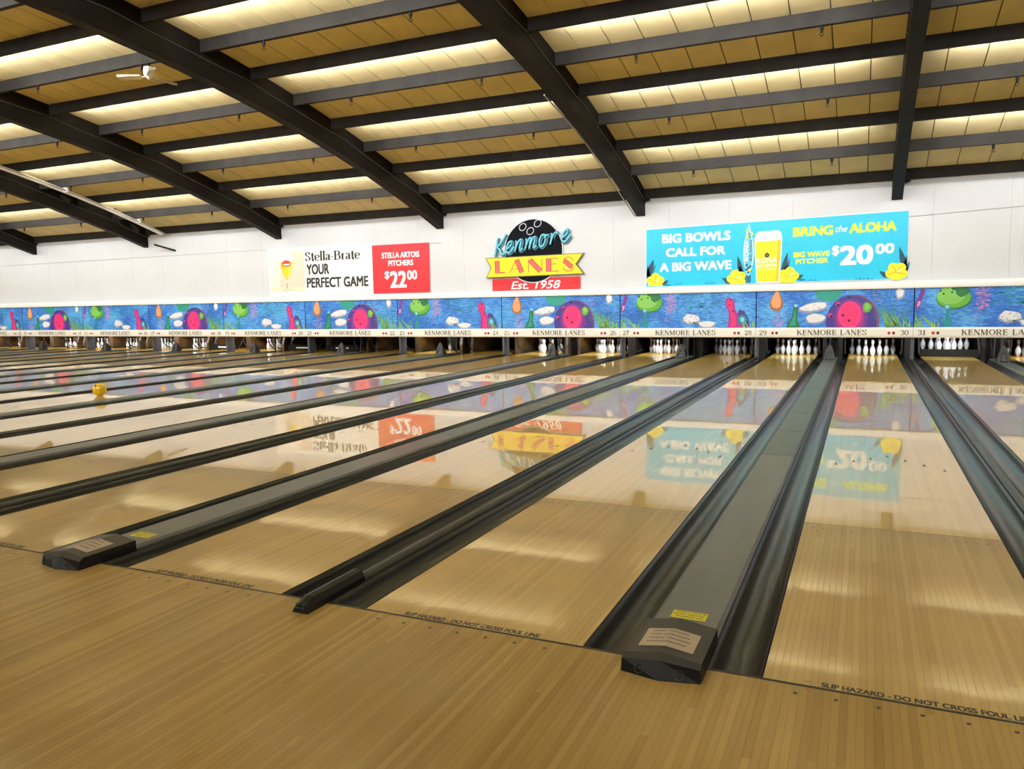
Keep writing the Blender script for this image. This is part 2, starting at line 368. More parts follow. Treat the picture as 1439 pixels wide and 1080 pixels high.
# walls
mb = MB(); mb.box(XL, XR, YW+.004, YW+.15, 1.3, 4.5)
wall = mb.obj('wall_back', M_['wallside'], kind='structure')
mb = MB()
pw = BAY/4
mb.bbox(.0015, pw-.0015, YW-.012, YW+.003, 1.45, 4.2, c=.003)
wp = mb.mesh('wall_panel', M_['wall'])
x = RX[0]+BAY/4*2-pw/2
while x > XL: link(wp, 'wall_panel', wall, (x, 0, 0)); x -= pw
mb = MB(); mb.box(XL-.1, XL, YB, YW+4.2, -.3, 6.6); mb.obj('wall_left', M_['wallside'], kind='structure')
mb = MB(); mb.box(XR, XR+.1, YB, YW+4.2, -.3, 6.6); mb.obj('wall_right', M_['wallside'], kind='structure')
mb = MB(); mb.box(XL, XR, YB-.1, YB, -.3, 6.6); mb.obj('wall_front', M_['wallside'], kind='structure')
mb = MB(); mb.box(XL, XR, YW+3.2, YW+3.3, -.3, 2.0); mb.box(XL, XR, YW+.1, YW+3.2, 1.9, 2.0); mb.obj('wall_pit', M_['pit'], kind='structure')
# ceiling backing, purlins, tiles
mb = MB(); ys = [YB+.0001+k*(YW-YB)/44 for k in range(45)]
a = 0
for y in ys: mb.v += [(XL, y, zc(y)+.03), (XR, y, zc(y)+.03), (XL, y, zc(y)+.10), (XR, y, zc(y)+.10)]
for k in range(44):
    q = k*4; mb.face([q, q+4, q+5, q+1]); mb.face([q+2, q+3, q+7, q+6])
ceiling = mb.obj('ceiling', M_['tileback'], kind='structure')
PY = [16.40-1.2192*k for k in range(22)]            # front faces of the purlins, from the wall back
bays = [(RX[i+1]+.11, RX[i]-.11) for i in range(len(RX)-1)] + [(XL, RX[-1]-.11), (RX[0]+.11, XR)]
for k, y in enumerate(PY):
    for (a, b) in bays:
        mb = MB(); z = zc(y+.05)
        if b-a < .3: continue
        mb.box(a, b, y, y+.012, z-.21, z+.04)                       # channel section: web and two flanges
        mb.box(a, b, y+.012, y+.09, z-.21, z-.198); mb.box(a, b, y+.012, y+.09, z-.03, z+.03)
        mb.obj('purlin', M_['paint'], ceiling)
tw = (BAY-.0)/10
rest = MB()
for k in range(21):
    ya, yb = PY[k+1]+.092, PY[k]-.002
    sub = [ya, (ya+yb)/2, yb]
    mb = MB(); c = .009
    for j in range(2):
        y0, y1 = sub[j], sub[j+1]; z0, z1 = zc(y0), zc(y1)
        a = len(mb.v)
        mb.v += [(c, y0, z0), (tw-c, y0, z0), (c, y1, z1), (tw-c, y1, z1), (c, y0, z0+.025), (tw-c, y0, z0+.025), (c, y1, z1+.025), (tw-c, y1, z1+.025)]
        for q in ((0, 2, 3, 1), (4, 5, 7, 6), (0, 4, 6, 2), (1, 3, 7, 5), (0, 1, 5, 4), (2, 6, 7, 3)): mb.face([a+i for i in q])
    me = None
    for b in range(-1, 8):
        for j in range(10):
            x = RX[1]-.0-BAY*b+j*tw-BAY-.03
            if x < XL or x+tw > XR: continue
            if -1 <= b <= 1 and 0 <= k <= 8:
                me = me or mb.mesh('ceiling_tile', M_['tile'])
                link(me, 'ceiling_tile', ceiling, (x, 0, random.uniform(-.003, .002)))
            else:
                a = len(rest.v); rest.v += [(p[0]+x, p[1], p[2]) for p in mb.v]; 
                for q in mb.f: rest.face([a+i for i in q])
rest.obj('far_ceiling_tiles', M_['tile'], ceiling, kind='stuff')

# roof beams
def bays_name(i):
    return ['off to the right, beyond the banner with the tall beer glass', 'ending above the right end of the blue banner', 'ending between the round ball sign and the blue banner',
            'ending between the white and red banner and the round ball sign', 'ending above the left end of the white and red banner', 'with a pale rail beside it, far left',
            'nearest the left edge of the view', 'beyond the left edge of the view'][i]
for i, x in enumerate(RX):
    if x > XR-.2: continue
    t = thing('roof_beam', 'arched dark brown roof beam '+bays_name(i), 'beam', (x, YW, 3.5), 'arched roof beams')
    mb = MB(); n = 36; ys = [YW-.02-k*(YW-YB-.1)/n for k in range(n+1)]
    for k, y in enumerate(ys):
        zt, zb = zc(y)+.02, zc(y)-.62
        for (dx, z) in ((-.11, zb), (.11, zb), (.11, zt), (-.11, zt)): mb.v.append((dx, y-YW, z-3.5))
    for k in range(n):
        q = k*4
        for a in range(4): b = (a+1) % 4; mb.face([q+a, q+4+a, q+4+b, q+b])
    mb.face([0, 1, 2, 3]); mb.face([n*4+3, n*4+2, n*4+1, n*4])
    mb.obj('beam_body', M_['beam'], t)
    mb = MB()       # conduit clipped along the side
    pts = []
    for k, y in enumerate(ys[:24]): pts.append((.125, y-YW, zc(y)-.30-3.5 + (.045 if k % 4 == 2 else 0)))
    mb.tube(pts, .008, 6); mb.obj('side_conduit', M_['darkwire'], t)
    mb = MB(); mb.box(.11, .20, -.14, -.05, .36, .42); mb.box(.18, .25, -.11, -.08, .37, .41); mb.obj('beam_bracket', M_['blackmatt'], t)
    if i == 2:
        mb = MB(); pts = [(-.16-.02*math.sin(k), y-YW, zc(y)-.60-3.5) for k, y in enumerate(ys[:9])]
        mb.tube(pts, .016, 6); mb.obj('hanging_conduit', M_['conduit'], t)
        mb = MB(); mb.box(-.20, -.11, -.24, -.12, .30, .42); mb.tube([(-.155, -.18, .42), (-.155, -.18, .55)], .012, 6); mb.obj('junction_box', M_['blackmatt'], t)

# strip lamps hidden on the wall side of every second purlin
ord_ = 'first second third fourth fifth sixth seventh eighth ninth tenth eleventh twelfth'.split()
rown = ['third', 'fifth', 'seventh', 'ninth', 'eleventh', 'thirteenth', 'fifteenth', 'seventeenth', 'nineteenth', 'twenty-first']
proto = None
for r, k in enumerate(range(2, 22, 2)):
    y = PY[k]; z = zc(y+.1)
    for bi, (a, b) in enumerate(bays[:-1]):
        if b-a < 4: continue
        cx, hw = (a+b)/2, (b-a)/2-.45
        t = thing('strip_lamp', 'strip lamp hidden behind the %s purlin from the back wall, %s' % (rown[r], '%s bay from the right' % ord_[bi]), 'lamp', (cx, y+.09, z-.13), 'strip lamps behind the purlins')
        mb = MB(); mb.box(-hw, hw, .002, .05, -.035, .06); mb.obj('lamp_housing', M_['white'], t)
        mb = MB(); mb.tube([(-hw+.04, .072, .0), (hw-.04, .072, .0)], .014, 6); mb.obj('lamp_tube', M_['tube'], t)
        ld = bpy.data.lights.new('strip_lamp_light', 'AREA'); ld.shape = 'RECTANGLE'; ld.size = 2*hw-.1; ld.size_y = .05
        ld.energy = LAMP_W; ld.color = (1, 1, 1)
        lo = bpy.data.objects.new('strip_lamp_light', ld); COL.objects.link(lo); lo.parent = t; lo.location = (0, .115, -.015)
        lo.rotation_euler = (math.radians(90+16), 0, 0)

# hooks under the pale-lit purlins
hk = MB(); hk.tube([(0, 0, 0), (0, 0, -.06)], .028, 8); hk.tube([(0, 0, -.06), (0, 0, -.10)], .018, 8)
hk.tube([(.026*math.cos(a)+.0, .006, -.122+.026*math.sin(a)) for a in [PI/2+2*PI*j/10 for j in range(9)]], .006, 6)
hk.box(-.05, .05, -.02, .02, -.004, .0)
hkm = hk.mesh('purlin_hook', M_['blackmatt'])
rows = {1: 'first', 3: 'second', 5: 'third', 7: 'fourth', 9: 'fifth'}
for k in (1, 3, 5, 7):
    for j in range(-1, 11):
        x = -.39-2.895*j+(.03 if j < 0 else 0)
        place = '%s from the right' % ord_[j+1]
        link(hkm, 'ceiling_hook', None, (x, PY[k]+.045, zc(PY[k]+.05)-.21), label='black hook under the %s pale purlin from the back wall, %s' % (rows[k], place), category='hook', group='hooks under the purlins')

# ceiling fan
t = thing('ceiling_fan', 'small ivory ceiling fan with white motor hanging at upper left', 'fan', (-11.80, PY[7]+.045, zc(PY[7])-.17))
mb = MB(); mb.tube([(0, 0, 0), (0, 0, -.10)], .03, 10); mb.box(-.08, .08, -.05, .05, -.03, .0); mb.obj('mount', M_['blackmatt'], t)
mb = MB(); mb.lathe([(.03, -.09), (.075, -.11), (.085, -.16), (.085, -.24), (.07, -.27), (.03, -.31), (.015, -.33)], 16); mb.obj('motor', M_['cream'], t, smooth=True)
for j, a in enumerate((-.62, 1.48, 3.57)):
    mb = MB(); mb.box(.07, .16, -.015, .015, -.285, -.275)
    mb.prism_y([(.14, -.005), (.56, -.02), (.56, .02), (.14, .012)], -.06, .06)
    mb.v = [(x_, y_, (z_-.28 if abs(z_) < .1 else z_)+y_*.25) for x_, y_, z_ in mb.v]
    mb.v = [(x_*math.cos(a)-y_*math.sin(a), x_*math.sin(a)+y_*math.cos(a), z_) for x_, y_, z_ in mb.v]
    mb.obj('blade', M_['fan'], t)

# pale rail beside the fifth beam, and three black spot lamps by it
t = thing('ceiling_rail', 'pale double rail running beside the dark beam at far left', 'rail', (-21.05, YW, 3.6))
for dx, r_, m in ((0, .05, 'white'), (.13, .028, 'conduit')):
    mb = MB()
    ys = [16.25-1.0*k for k in range(14)]
    for a_, b_ in zip(ys[:-1], ys[1:]): 
        za, zb_ = zc(a_)-.30-3.6, zc(b_)-.30-3.6
        mb.tube([(dx, a_-YW, za), (dx, b_-YW, zb_)], r_, 6)
    mb.obj('rail_bar', M_[m], t)
mb = MB()
for y in (15.3, 12.85, 10.4, 7.95): z = zc(y)-.30-3.6; mb.box(-.05, .16, y-YW-.03, y-YW+.03, z-.03, z+.12)
mb.obj('rail_clips', M_['cream'], t, kind='stuff')
for j, (x, y) in enumerate(((-21.45, 15.55), (-21.5, 14.9), (-21.5, 13.2))):
    z = zc(y)-.33
    t = thing('spot_lamp', 'black spot lamp on a bracket beside the pale rail, %s' % ['nearest the back wall', 'second from the back wall', 'farthest from the back wall'][j], 'lamp', (x, y, z), 'spot lamps by the pale rail')
    mb = MB(); mb.tube([(0, 0, .33), (0, 0, .02)], .02, 8); mb.obj('stem', M_['blackmatt'], t)
    mb = MB(); mb.tube([(0, -.10, .04), (0, .0, -.02), (0, .12, -.10)], [.05, .075, .085], 12); mb.obj('lamp_head', M_['blackmatt'], t)
t = MB(); t.tube([(-21.3, YW-.35, 3.56), (-20.7, YW-.03, 3.35)], .03, 8)
t.obj('wall_bracket', M_['blackmatt'], None, label='dark slanting bracket between the fifth roof beam and the back wall', category='bracket')
# hairline wires holding the banners
for (xa, za, xb, zb, lb) in ((1.15, 3.13, 9.9, 3.50, 'thin grey wire running right from the blue banner along the wall'), (-16.78, 3.21, -30.5, 3.16, 'thin grey wire running left from the white and red banner'),
                             (-10.95, 3.13, -10.55, 3.12, 'short thin wire at the right corner of the red banner part')):
    mb = MB(); mb.tube([(xa, YW-.018, za), (xb, YW-.018, zb)], .006, 5); mb.obj('wall_wire', M_['conduit'], None, label=lb, category='wire')

# ================================================================== LANES
lane_me = {}
def build_lane(n):
    x0 = lane_x(n)
    t = thing('bowling_lane', 'glossy maple bowling lane running to the opening marked %s' % say(n), 'lane', (x0, 0, 0), 'bowling lanes')
    near = n in (28, 29, 30, 31)
    SPL = 2.2
    if near:
        bwid = L/39
        # world-aligned board tint comes from position, so start each board on its own step
        if 'lb' not in lane_me:
            mb = MB(); mb.bbox(.0001, bwid-.0001, .008, SPL-.002, -.03, 0, c=.0004); lane_me['lb'] = mb.mesh('lane_board', M_['lane'])
        for k in range(39): link(lane_me['lb'], 'lane_board', t, (k*bwid, 0, random.uniform(-.00015, 0)), board_phase=x0)
    key = 'bed%d' % near
    if key not in lane_me:
        mb = MB(); y0 = SPL+.001 if near else .008
        if near: mb.box(0, L, .008, SPL, -.06, -.03)
        else: mb.box(0, L, y0, SPL-.001, -.05, 0)
        mb.box(0, L, SPL+.001, 17.05, -.05, 0, 1)
        lane_me[key] = mb.mesh('lane_bed', [M_['lane'], M_['pine']])
        mb = MB(); mb.box(0, L, 17.052, 18.75, -.05, 0); lane_me['deck'] = mb.mesh('pin_deck', M_['deck'])
        mb = MB()
        for k, yy in enumerate((4.13, 4.29, 4.45, 4.59, 4.45, 4.29, 4.13)):
            cx = L/2+(k-3)*.134; z = .0006
            a = len(mb.v); mb.v += [(cx-.014, yy-.07, z), (cx, yy-.035, z), (cx+.014, yy-.07, z), (cx, yy+.06, z)]; mb.face([a, a+1, a+3]); mb.face([a+1, a+2, a+3])
        lane_me['arrows'] = mb.mesh('arrow_marks', M_['dart'])
        mb = MB()
        for k in range(5):
            for cx in (.062+.053*k, L-.062-.053*k-.02): mb.lathe([(.006, 0), (.006, .0005)], 8, (cx, 2.09, .0002))
        lane_me['dots'] = mb.mesh('dot_marks', M_['dart'])
        mb = MB(); text(mb, 'SLIP HAZARD - DO NOT CROSS FOUL LINE', .20, .86, .014, .050, .0007, 0, bold=.03, floor=True)
        lane_me['text'] = mb.mesh('foul_lettering', M_['ink'])
        mb = MB(); mb.box(0, L, SPL-.0015, SPL+.0015, .0001, .0003); lane_me['splice'] = mb.mesh('splice_line', M_['dart'])
    link(lane_me[key], 'lane_bed', t, board_phase=x0); link(lane_me['deck'], 'pin_deck', t, board_phase=x0, label='darker orange-brown pin deck')
    link(lane_me['arrows'], 'arrow_marks', t, kind='stuff')
    if n > 22: link(lane_me['dots'], 'dot_marks', t, kind='stuff'); link(lane_me['text'], 'foul_lettering', t, kind='stuff'); link(lane_me['splice'], 'splice_line', t)
    if near:
        mb = MB(); mb.lathe([(.005, 0), (.005, .0006)], 6, (.155, -.018, .0002)); mb.line([(.14, .03), (.17, .045)], .004, 0); 
        mb.v = [(a, c, b+.0008) if abs(b) < 1e-6 and c > .01 else (a, b, c) for a, b, c in mb.v]
        mb.obj('red_scuff', pm('scuff', 170, 50, 40), t, kind='stuff')
    return t
for n in range(9, 35): build_lane(n)

def gutter_prof(x0, x1, flat=.012, depth=.085):
    r = (x1-x0)/2-flat; cx = (x0+x1)/2
    pts = [(x0, .0), (x0, -.006), (x0+flat, -.008)]
    for i in range(1, 12):
        a = PI+PI*i/12; pts.append((cx+r*math.cos(a), -.008+depth*math.sin(a)))
    return pts+[(x1-flat, -.008), (x1, -.006), (x1, 0)]
def solid_gutter(x0, x1, y0=.008, y1=16.66):
    mb = MB(); pr = gutter_prof(x0, x1); ys = [y0]+[3.6+3.6*k for k in range(4)]+[y1]
    for a, b in zip(ys[:-1], ys[1:]): mb.strip_y(pr, [a+.002, b-.002])
    mb.strip_y([(x0+.001, -.10), (x1-.001, -.10)], [y0, y1])
    mb.prism_y([(x0, 0)]+pr[1:-1]+[(x1, 0), (x1, -.10), (x0, -.10)], y1, y1+.01)
    mb.prism_y([(x0, 0)]+pr[1:-1]+[(x1, 0), (x1, -.10), (x0, -.10)], y0-.0005, y0+.004)
    return mb
def build_wide(n):          # between lanes n (odd) and n+1
    x0 = lane_x(n)+L; c0, c1 = .205, W-.205
    t = thing('lane_divider', 'wide grey capped divider with gutters between lanes %s and %s' % (say(n), say(n+1)), 'divider', (x0, 0, 0), 'wide lane dividers')
    if 'wg1' not in lane_me:
        lane_me['wg1'] = solid_gutter(.004, c0).mesh('gutter', M_['gutter'], True); lane_me['wg2'] = solid_gutter(c1, W-.004).mesh('gutter', M_['gutter'], True)
        pr = [(c0, -.10), (c1, -.10), (c1, .012), (c1-.016, .028), (c0+.016, .028), (c0, .012)]
        mb = MB(); mb.prism_y(pr, -.0, 4.2); lane_me['wc1'] = mb.mesh('capping', M_['cap'])
        mb = MB()
        for a in range(9): mb.prism_y(pr, 4.208+1.38*a, 4.2+1.38*(a+1))
        lane_me['wc2'] = mb.mesh('capping', M_['cap2'])
        # end housing: peaked lid, sloped front face
        mb = MB(); cx = W/2; ya, yb, yf = -.10, .235, -.155
        A = [(c0-.006, .0), (c0-.002, .062), (cx, .084), (c1+.002, .062), (c1+.006, .0)]
        a = len(mb.v)
        mb.v += [(x, yb, z) for x, z in A]+[(x, ya, z) for x, z in A]+[(A[0][0]+.004, yf+.022, 0), (cx, yf-.008, 0), (A[4][0]-.004, yf+.022, 0)]+[(A[1][0], ya-.022, .046), (cx, ya-.03, .062), (A[3][0], ya-.022, .046)]
        F = [([0, 1, 6, 5], 0), ([1, 2, 7, 6], 1), ([2, 3, 8, 7], 1), ([3, 4, 9, 8], 0), ([4, 3, 2, 1, 0], 0), ([6, 7, 14, 13], 1), ([7, 8, 15, 14], 1), ([5, 6, 13, 10], 0), ([8, 9, 12, 15], 0), ([13, 14, 11, 10], 0), ([14, 15, 12, 11], 0), ([0, 5, 10, 11, 12, 9, 4], 0)]
        for f, mi in F: mb.face([a+i for i in f], mi)
        lane_me['wend'] = mb.mesh('end_housing', [M_['black'], M_['lid']])
        mb = MB()
        for sx in (-.075, .075):
            c = Vector((cx+sx, -.146, .026)); d = Vector((0, -1, .6)).normalized(); e1 = Vector((1, 0, 0)); e2 = d.cross(e1)
            ring = [c+e1*.017*math.cos(j*PI/6)+e2*.017*math.sin(j*PI/6) for j in range(13)]
            mb.tube(ring, .0018, 5)
        lane_me['wrings'] = mb.mesh('front_rings', M_['lid'])
        mb = MB(); a = 0
        def zl(x): return .084-.022*abs(x-cx)/(c1+.002-cx)
        for (u0, u1) in ((-.105, 0), (0, .105)):
            a = len(mb.v); mb.v += [(cx+u0, -.045, zl(cx+u0)+.0012), (cx+u1, -.045, zl(cx+u1)+.0012), (cx+u1, .125, zl(cx+u1)+.0012), (cx+u0, .125, zl(cx+u0)+.0012)]; mb.face([a, a+1, a+2, a+3])
        for r_ in range(4):
            yy = .095-.034*r_
            for j in range(18):
                if random.random() < .12: continue
                xa = cx-.08+.009*j; wd = .006
                a = len(mb.v); mb.v += [(xa, yy, zl(xa)+.002), (xa+wd, yy, zl(xa+wd)+.002), (xa+wd, yy+.009, zl(xa+wd)+.002), (xa, yy+.009, zl(xa)+.002)]; mb.face([a, a+1, a+2, a+3], 1)
        lane_me['wlab'] = mb.mesh('beige_sticker', [M_['label'], M_['labelink']])
        mb = MB(); mb.box(cx-.075, cx+.075, .37, .455, .028, .0286)
        for r_ in range(3):
            for j in range(20):
                if random.random() < .1: continue
                xa = cx-.068+.0068*j; yy = .435-.024*r_; mb.box(xa, xa+.0045, yy, yy+.009, .0286, .0288, 1)
        lane_me['wyel'] = mb.mesh('yellow_sticker', [M_['yellowlabel'], M_['labelink']])
    link(lane_me['wg1'], 'gutter', t); link(lane_me['wg2'], 'gutter', t)
    link(lane_me['wc1'], 'capping', t, label='plain grey capping near the foul line'); link(lane_me['wc2'], 'capping', t, label='jointed greenish grey capping nearer the pins')
    eh = link(lane_me['wend'], 'end_housing', t, label='black plastic end housing')
    if n > 22:
        link(lane_me['wlab'], 'beige_sticker', eh); link(lane_me['wyel'], 'yellow_sticker', t); link(lane_me['wrings'], 'front_rings', eh, kind='stuff')
    # ball ramp hood at the far end of the capping
    h = thing('ball_hood', 'dark grey domed hood on the divider between lanes %s and %s' % (say(n), say(n+1)), 'hood', (x0+W/2-.01, 15.75, .028), 'domed hoods before the pins')
    if 'hood' not in lane_me:
        mb = MB(); nseg = 14
        front = [(.12*math.cos(a)*(1-.25*math.sin(a)), -.06*math.sin(a), .33*math.sin(a)) for a in [PI*j/nseg for j in range(nseg+1)]]
        f0 = [(x*1.0, -.05+z*.32, z) for x, _, z in front]; b0 = [(x*1.02, .17+z*.1, z*.55) for x, _, z in front]
        inner = [(x*.58, -.05+(z*.5+.02)*.32, z*.5+.02) for x, _, z in front]; deep = [(x*.5, .03, z*.42+.02) for x, _, z in front]
        for lst in (f0, b0, inner, deep): mb.v += lst
        m = nseg+1
        for j in range(nseg):
            mb.face([j, j+1, m+j+1, m+j]); mb.face([j, 2*m+j, 2*m+j+1, j+1]); mb.face([2*m+j, 3*m+j, 3*m+j+1, 2*m+j+1], 1)
        mb.face([3*m+j for j in range(m)], 1); mb.face([m+j for j in range(m)][::-1]); mb.face([0, 2*m, 2*m+nseg, nseg])
        mb.face([0, nseg, m+nseg, m])
        lane_me['hood'] = mb.mesh('hood_shell', [M_['hood'], M_['cap']], False)
        mb = MB(); mb.tube([(-.05, -.07, .03), (.05, -.07, .03)], .018, 8); lane_me['hoodb'] = mb.mesh('front_roller', M_['post'])
    link(lane_me['hood'], 'hood_shell', h); link(lane_me['hoodb'], 'front_roller', h)
def build_narrow(n):        # between lanes n (even) and n+1
    x0 = lane_x(n)+L; c = N/2; hw = .036
    t = thing('lane_divider', 'narrow black ridge divider with gutters between lanes %s and %s' % (say(n), say(n+1)), 'divider', (x0, 0, 0), 'narrow lane dividers')
    if 'ng1' not in lane_me:
        lane_me['ng1'] = solid_gutter(.004, c-hw, y1=16.31).mesh('gutter', M_['gutter'], True); lane_me['ng2'] = solid_gutter(c+hw, N-.004, y1=16.31).mesh('gutter', M_['gutter'], True)
        pr = [(c-hw, -.10), (c+hw, -.10), (c+hw, .0)]+[(c+hw*math.cos(a), .028*math.sin(a)) for a in [PI*j/8 for j in range(1, 8)]]+[(c-hw, 0)]
        mb = MB()
        for a in range(6): mb.prism_y(pr, .22+2.68*a, .216+2.68*(a+1))
        lane_me['nc'] = mb.mesh('ridge_capping', M_['capdark'])
        e = hw+.006
        pr = [(c-e, 0), (c+e, 0), (c+e, .03), (c+e*.6, .058), (c, .066), (c-e*.6, .058), (c-e, .03)]
        p2 = [(c-e*1.05, 0), (c+e*1.05, 0), (c+e*.8, .02), (c+e*.5, .036), (c, .042), (c-e*.5, .036), (c-e*.8, .02)]
        mb = MB(); mb.prism_y(pr, -.09, .30); mb.prism_y(p2, -.15, -.09, shift=pr); mb.box(c-e*.5, c-e*.42, -.152, -.09, .02, .045, 1); mb.box(c+e*.42, c+e*.5, -.152, -.09, .02, .045, 1); mb.box(c-e*.5, c+e*.5, -.153, -.15, .024, .027, 1)
        lane_me['nend'] = mb.mesh('end_housing', [M_['black'], M_['post']])
    link(lane_me['ng1'], 'gutter', t); link(lane_me['ng2'], 'gutter', t); link(lane_me['nc'], 'ridge_capping', t); link(lane_me['nend'], 'end_housing', t)
for n in range(9, 34, 2): build_wide(n)
for n in range(10, 34, 2): build_narrow(n)

# ================================================================== PIN END
def pin_mesh():
    pr = [(.0258, 0), (.029, .004), (.0358, .02), (.0495, .06), (.0575, .095), (.0605, .115), (.0598, .135), (.055, .16), (.046, .186), (.0355, .21), (.0282, .23), (.0238, .25),
          (.0228, .258), (.0232, .272), (.0248, .286), (.028, .305), (.0315, .325), (.0323, .343), (.0305, .358), (.025, .371), (.014, .379), (.004, .381)]
    mb = MB(); mb.lathe(pr, 14); return mb.mesh('pin_body', M_['pin'], True)
def stripe_mesh():
    mb = MB()
    for z0, r0, z1, r1 in ((.232, .0288, .243, .0262), (.262, .0240, .273, .0246)):
        mb.lathe([(r0-.002, z0), (r0, z0), (r1, z1), (r1-.002, z1)], 14)
    return mb.mesh('neck_stripes', M_['pinred'], True)
PINM, STM = pin_mesh(), stripe_mesh()
row = .264; dx = .1524
PP = {1: (0, 0), 2: (-dx, row), 3: (dx, row), 4: (-2*dx, 2*row), 5: (0, 2*row), 6: (2*dx, 2*row), 7: (-3*dx, 3*row), 8: (-dx, 3*row), 9: (dx, 3*row), 10: (3*dx, 3*row)}
PN = {1: 'front of the triangle', 2: 'left of second row', 3: 'right of second row', 4: 'left of third row', 5: 'middle of third row', 6: 'right of third row',
      7: 'leftmost of back row', 8: 'inner left of back row', 9: 'inner right of back row', 10: 'rightmost of back row'}
ALL = list(range(1, 11))
STAND = {10: [7, 8], 11: [4, 7, 8], 12: [7, 9], 13: ALL, 14: ALL, 15: ALL, 16: ALL, 17: ALL, 18: [9], 19: ALL, 23: [8, 10], 25: ALL, 26: ALL, 27: ALL, 28: ALL, 29: ALL, 30: ALL, 31: ALL, 32: ALL}
for n, lst in STAND.items():
    for p in lst:
        x, y = PP[p]; z = .125 if n == 31 else 0
        how = 'lifted up' if n == 31 else ('in shade' if n == 28 else 'standing')
        t = thing('bowling_pin', 'white pin %s on lane %s, %s' % (how, say(n), PN[p]), 'pin', (lane_x(n)+L/2+x, 17.41+y, z), 'pins of lane %d' % n)
        link(PINM, 'pin_body', t)
        if n >= 13: link(STM, 'neck_stripes', t)

# kickback walls, posts, sweep boards, lamps, curtains
for n in range(9, 35):
    x0 = lane_x(n)
    # pit curtain
    t = thing('pit_curtain', 'black curtain closing the pit behind lane %s' % say(n), 'curtain', (x0, 18.95, 0), 'black pit curtains')
    mb = MB(); pts = [(L*k/16, .02*math.sin(k*1.9+n)) for k in range(17)]
    for (a, b) in zip(pts[:-1], pts[1:]):
        q = len(mb.v); mb.v += [(a[0], a[1], -.15), (b[0], b[1], -.15), (b[0], b[1], 1.2), (a[0], a[1], 1.2)]; mb.face([q, q+1, q+2, q+3])
    mb.obj('curtain_cloth', M_['pit'], t)
    # sweep frame: curved arms either side and the cross board
    down = n in (18, 20, 21, 31)
    zb = .03 if down else .62
    t = thing('sweep_board', ('black sweep board lowered across lane %s' if down else 'black sweep board raised over lane %s, its curved arms showing') % say(n), 'board', (x0, 17.0, 0), 'sweep boards over the lanes')
    mb = MB(); mb.bbox(-.05, L+.05, .0, .05, zb, zb+.17, c=.02); mb.obj('cross_board', M_['blackmatt'], t)
    if n in (18, 20, 21):
        mb = MB(); mb.box(.28, .76, -.004, 0, zb+.06, zb+.10); mb.obj('pale_lettering', M_['sheet_white'], t)
    mb = MB()
    for xx in (-.07, L+.07):
        if down: mb.tube(catmull([(xx, .06, zb+.05), (xx, .16, .2), (xx, .38, .40), (xx, .75, .62)], 4), .018, 6)
        else: mb.tube(catmull([(xx, .0, .66), (xx, -.10, .40), (xx, .02, .16), (xx, .30, .06), (xx, .7, .10)], 4), .016, 6)
    mb.obj('arms', M_['hood'], t, kind='stuff')
    # lamp under the masking lighting the pins
    t = thing('pin_lamp', 'small lamp behind the lettered strip over lane %s' % say(n), 'lamp', (x0+L/2, 16.62, .80), 'pin lamps')
    mb = MB(); mb.box(-.3, .3, -.04, .04, 0, .06); mb.obj('lamp_housing', M_['blackmatt'], t)
    if n not in (28, 20, 21, 22, 24):
        ld = bpy.data.lights.new('pin_lamp_light', 'AREA'); ld.shape = 'RECTANGLE'; ld.size = .6; ld.size_y = .06
        ld.energy = MASK_W*(1 if n % 3 else .85); ld.color = (.82, .93, 1) if n in (29, 30, 31, 16, 25) else (.96, .97, 1)
        lo = bpy.data.objects.new('pin_lamp_light', ld); COL.objects.link(lo); lo.parent = t; lo.location = (0, .02, -.012)
        lo.rotation_euler = (math.radians(54), 0, 0)
for n in range(10, 34, 2):      # narrow divisions: grey post in front, wooden kickback behind
    xc = lane_x(n)+L+N/2
    t = thing('kickback_wall', 'grey fronted wooden partition between pin ends %s and %s' % (say(n), say(n+1)), 'partition', (xc, 16.5, 0), 'partitions between pin ends')
    mb = MB(); mb.bbox(-.03, .03, -.16, .16, -.10, .72, c=.01); mb.obj('front_post', M_['post'], t)
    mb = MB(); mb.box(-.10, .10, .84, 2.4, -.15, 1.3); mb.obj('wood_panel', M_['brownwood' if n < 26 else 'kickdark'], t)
    mb = MB(); mb.box(-N/2+.004, -.102, -.16, 2.4, -.15, -.07); mb.box(.102, N/2-.004, -.16, 2.4, -.15, -.07); mb.obj('side_channels', M_['gutter'], t, kind='stuff')
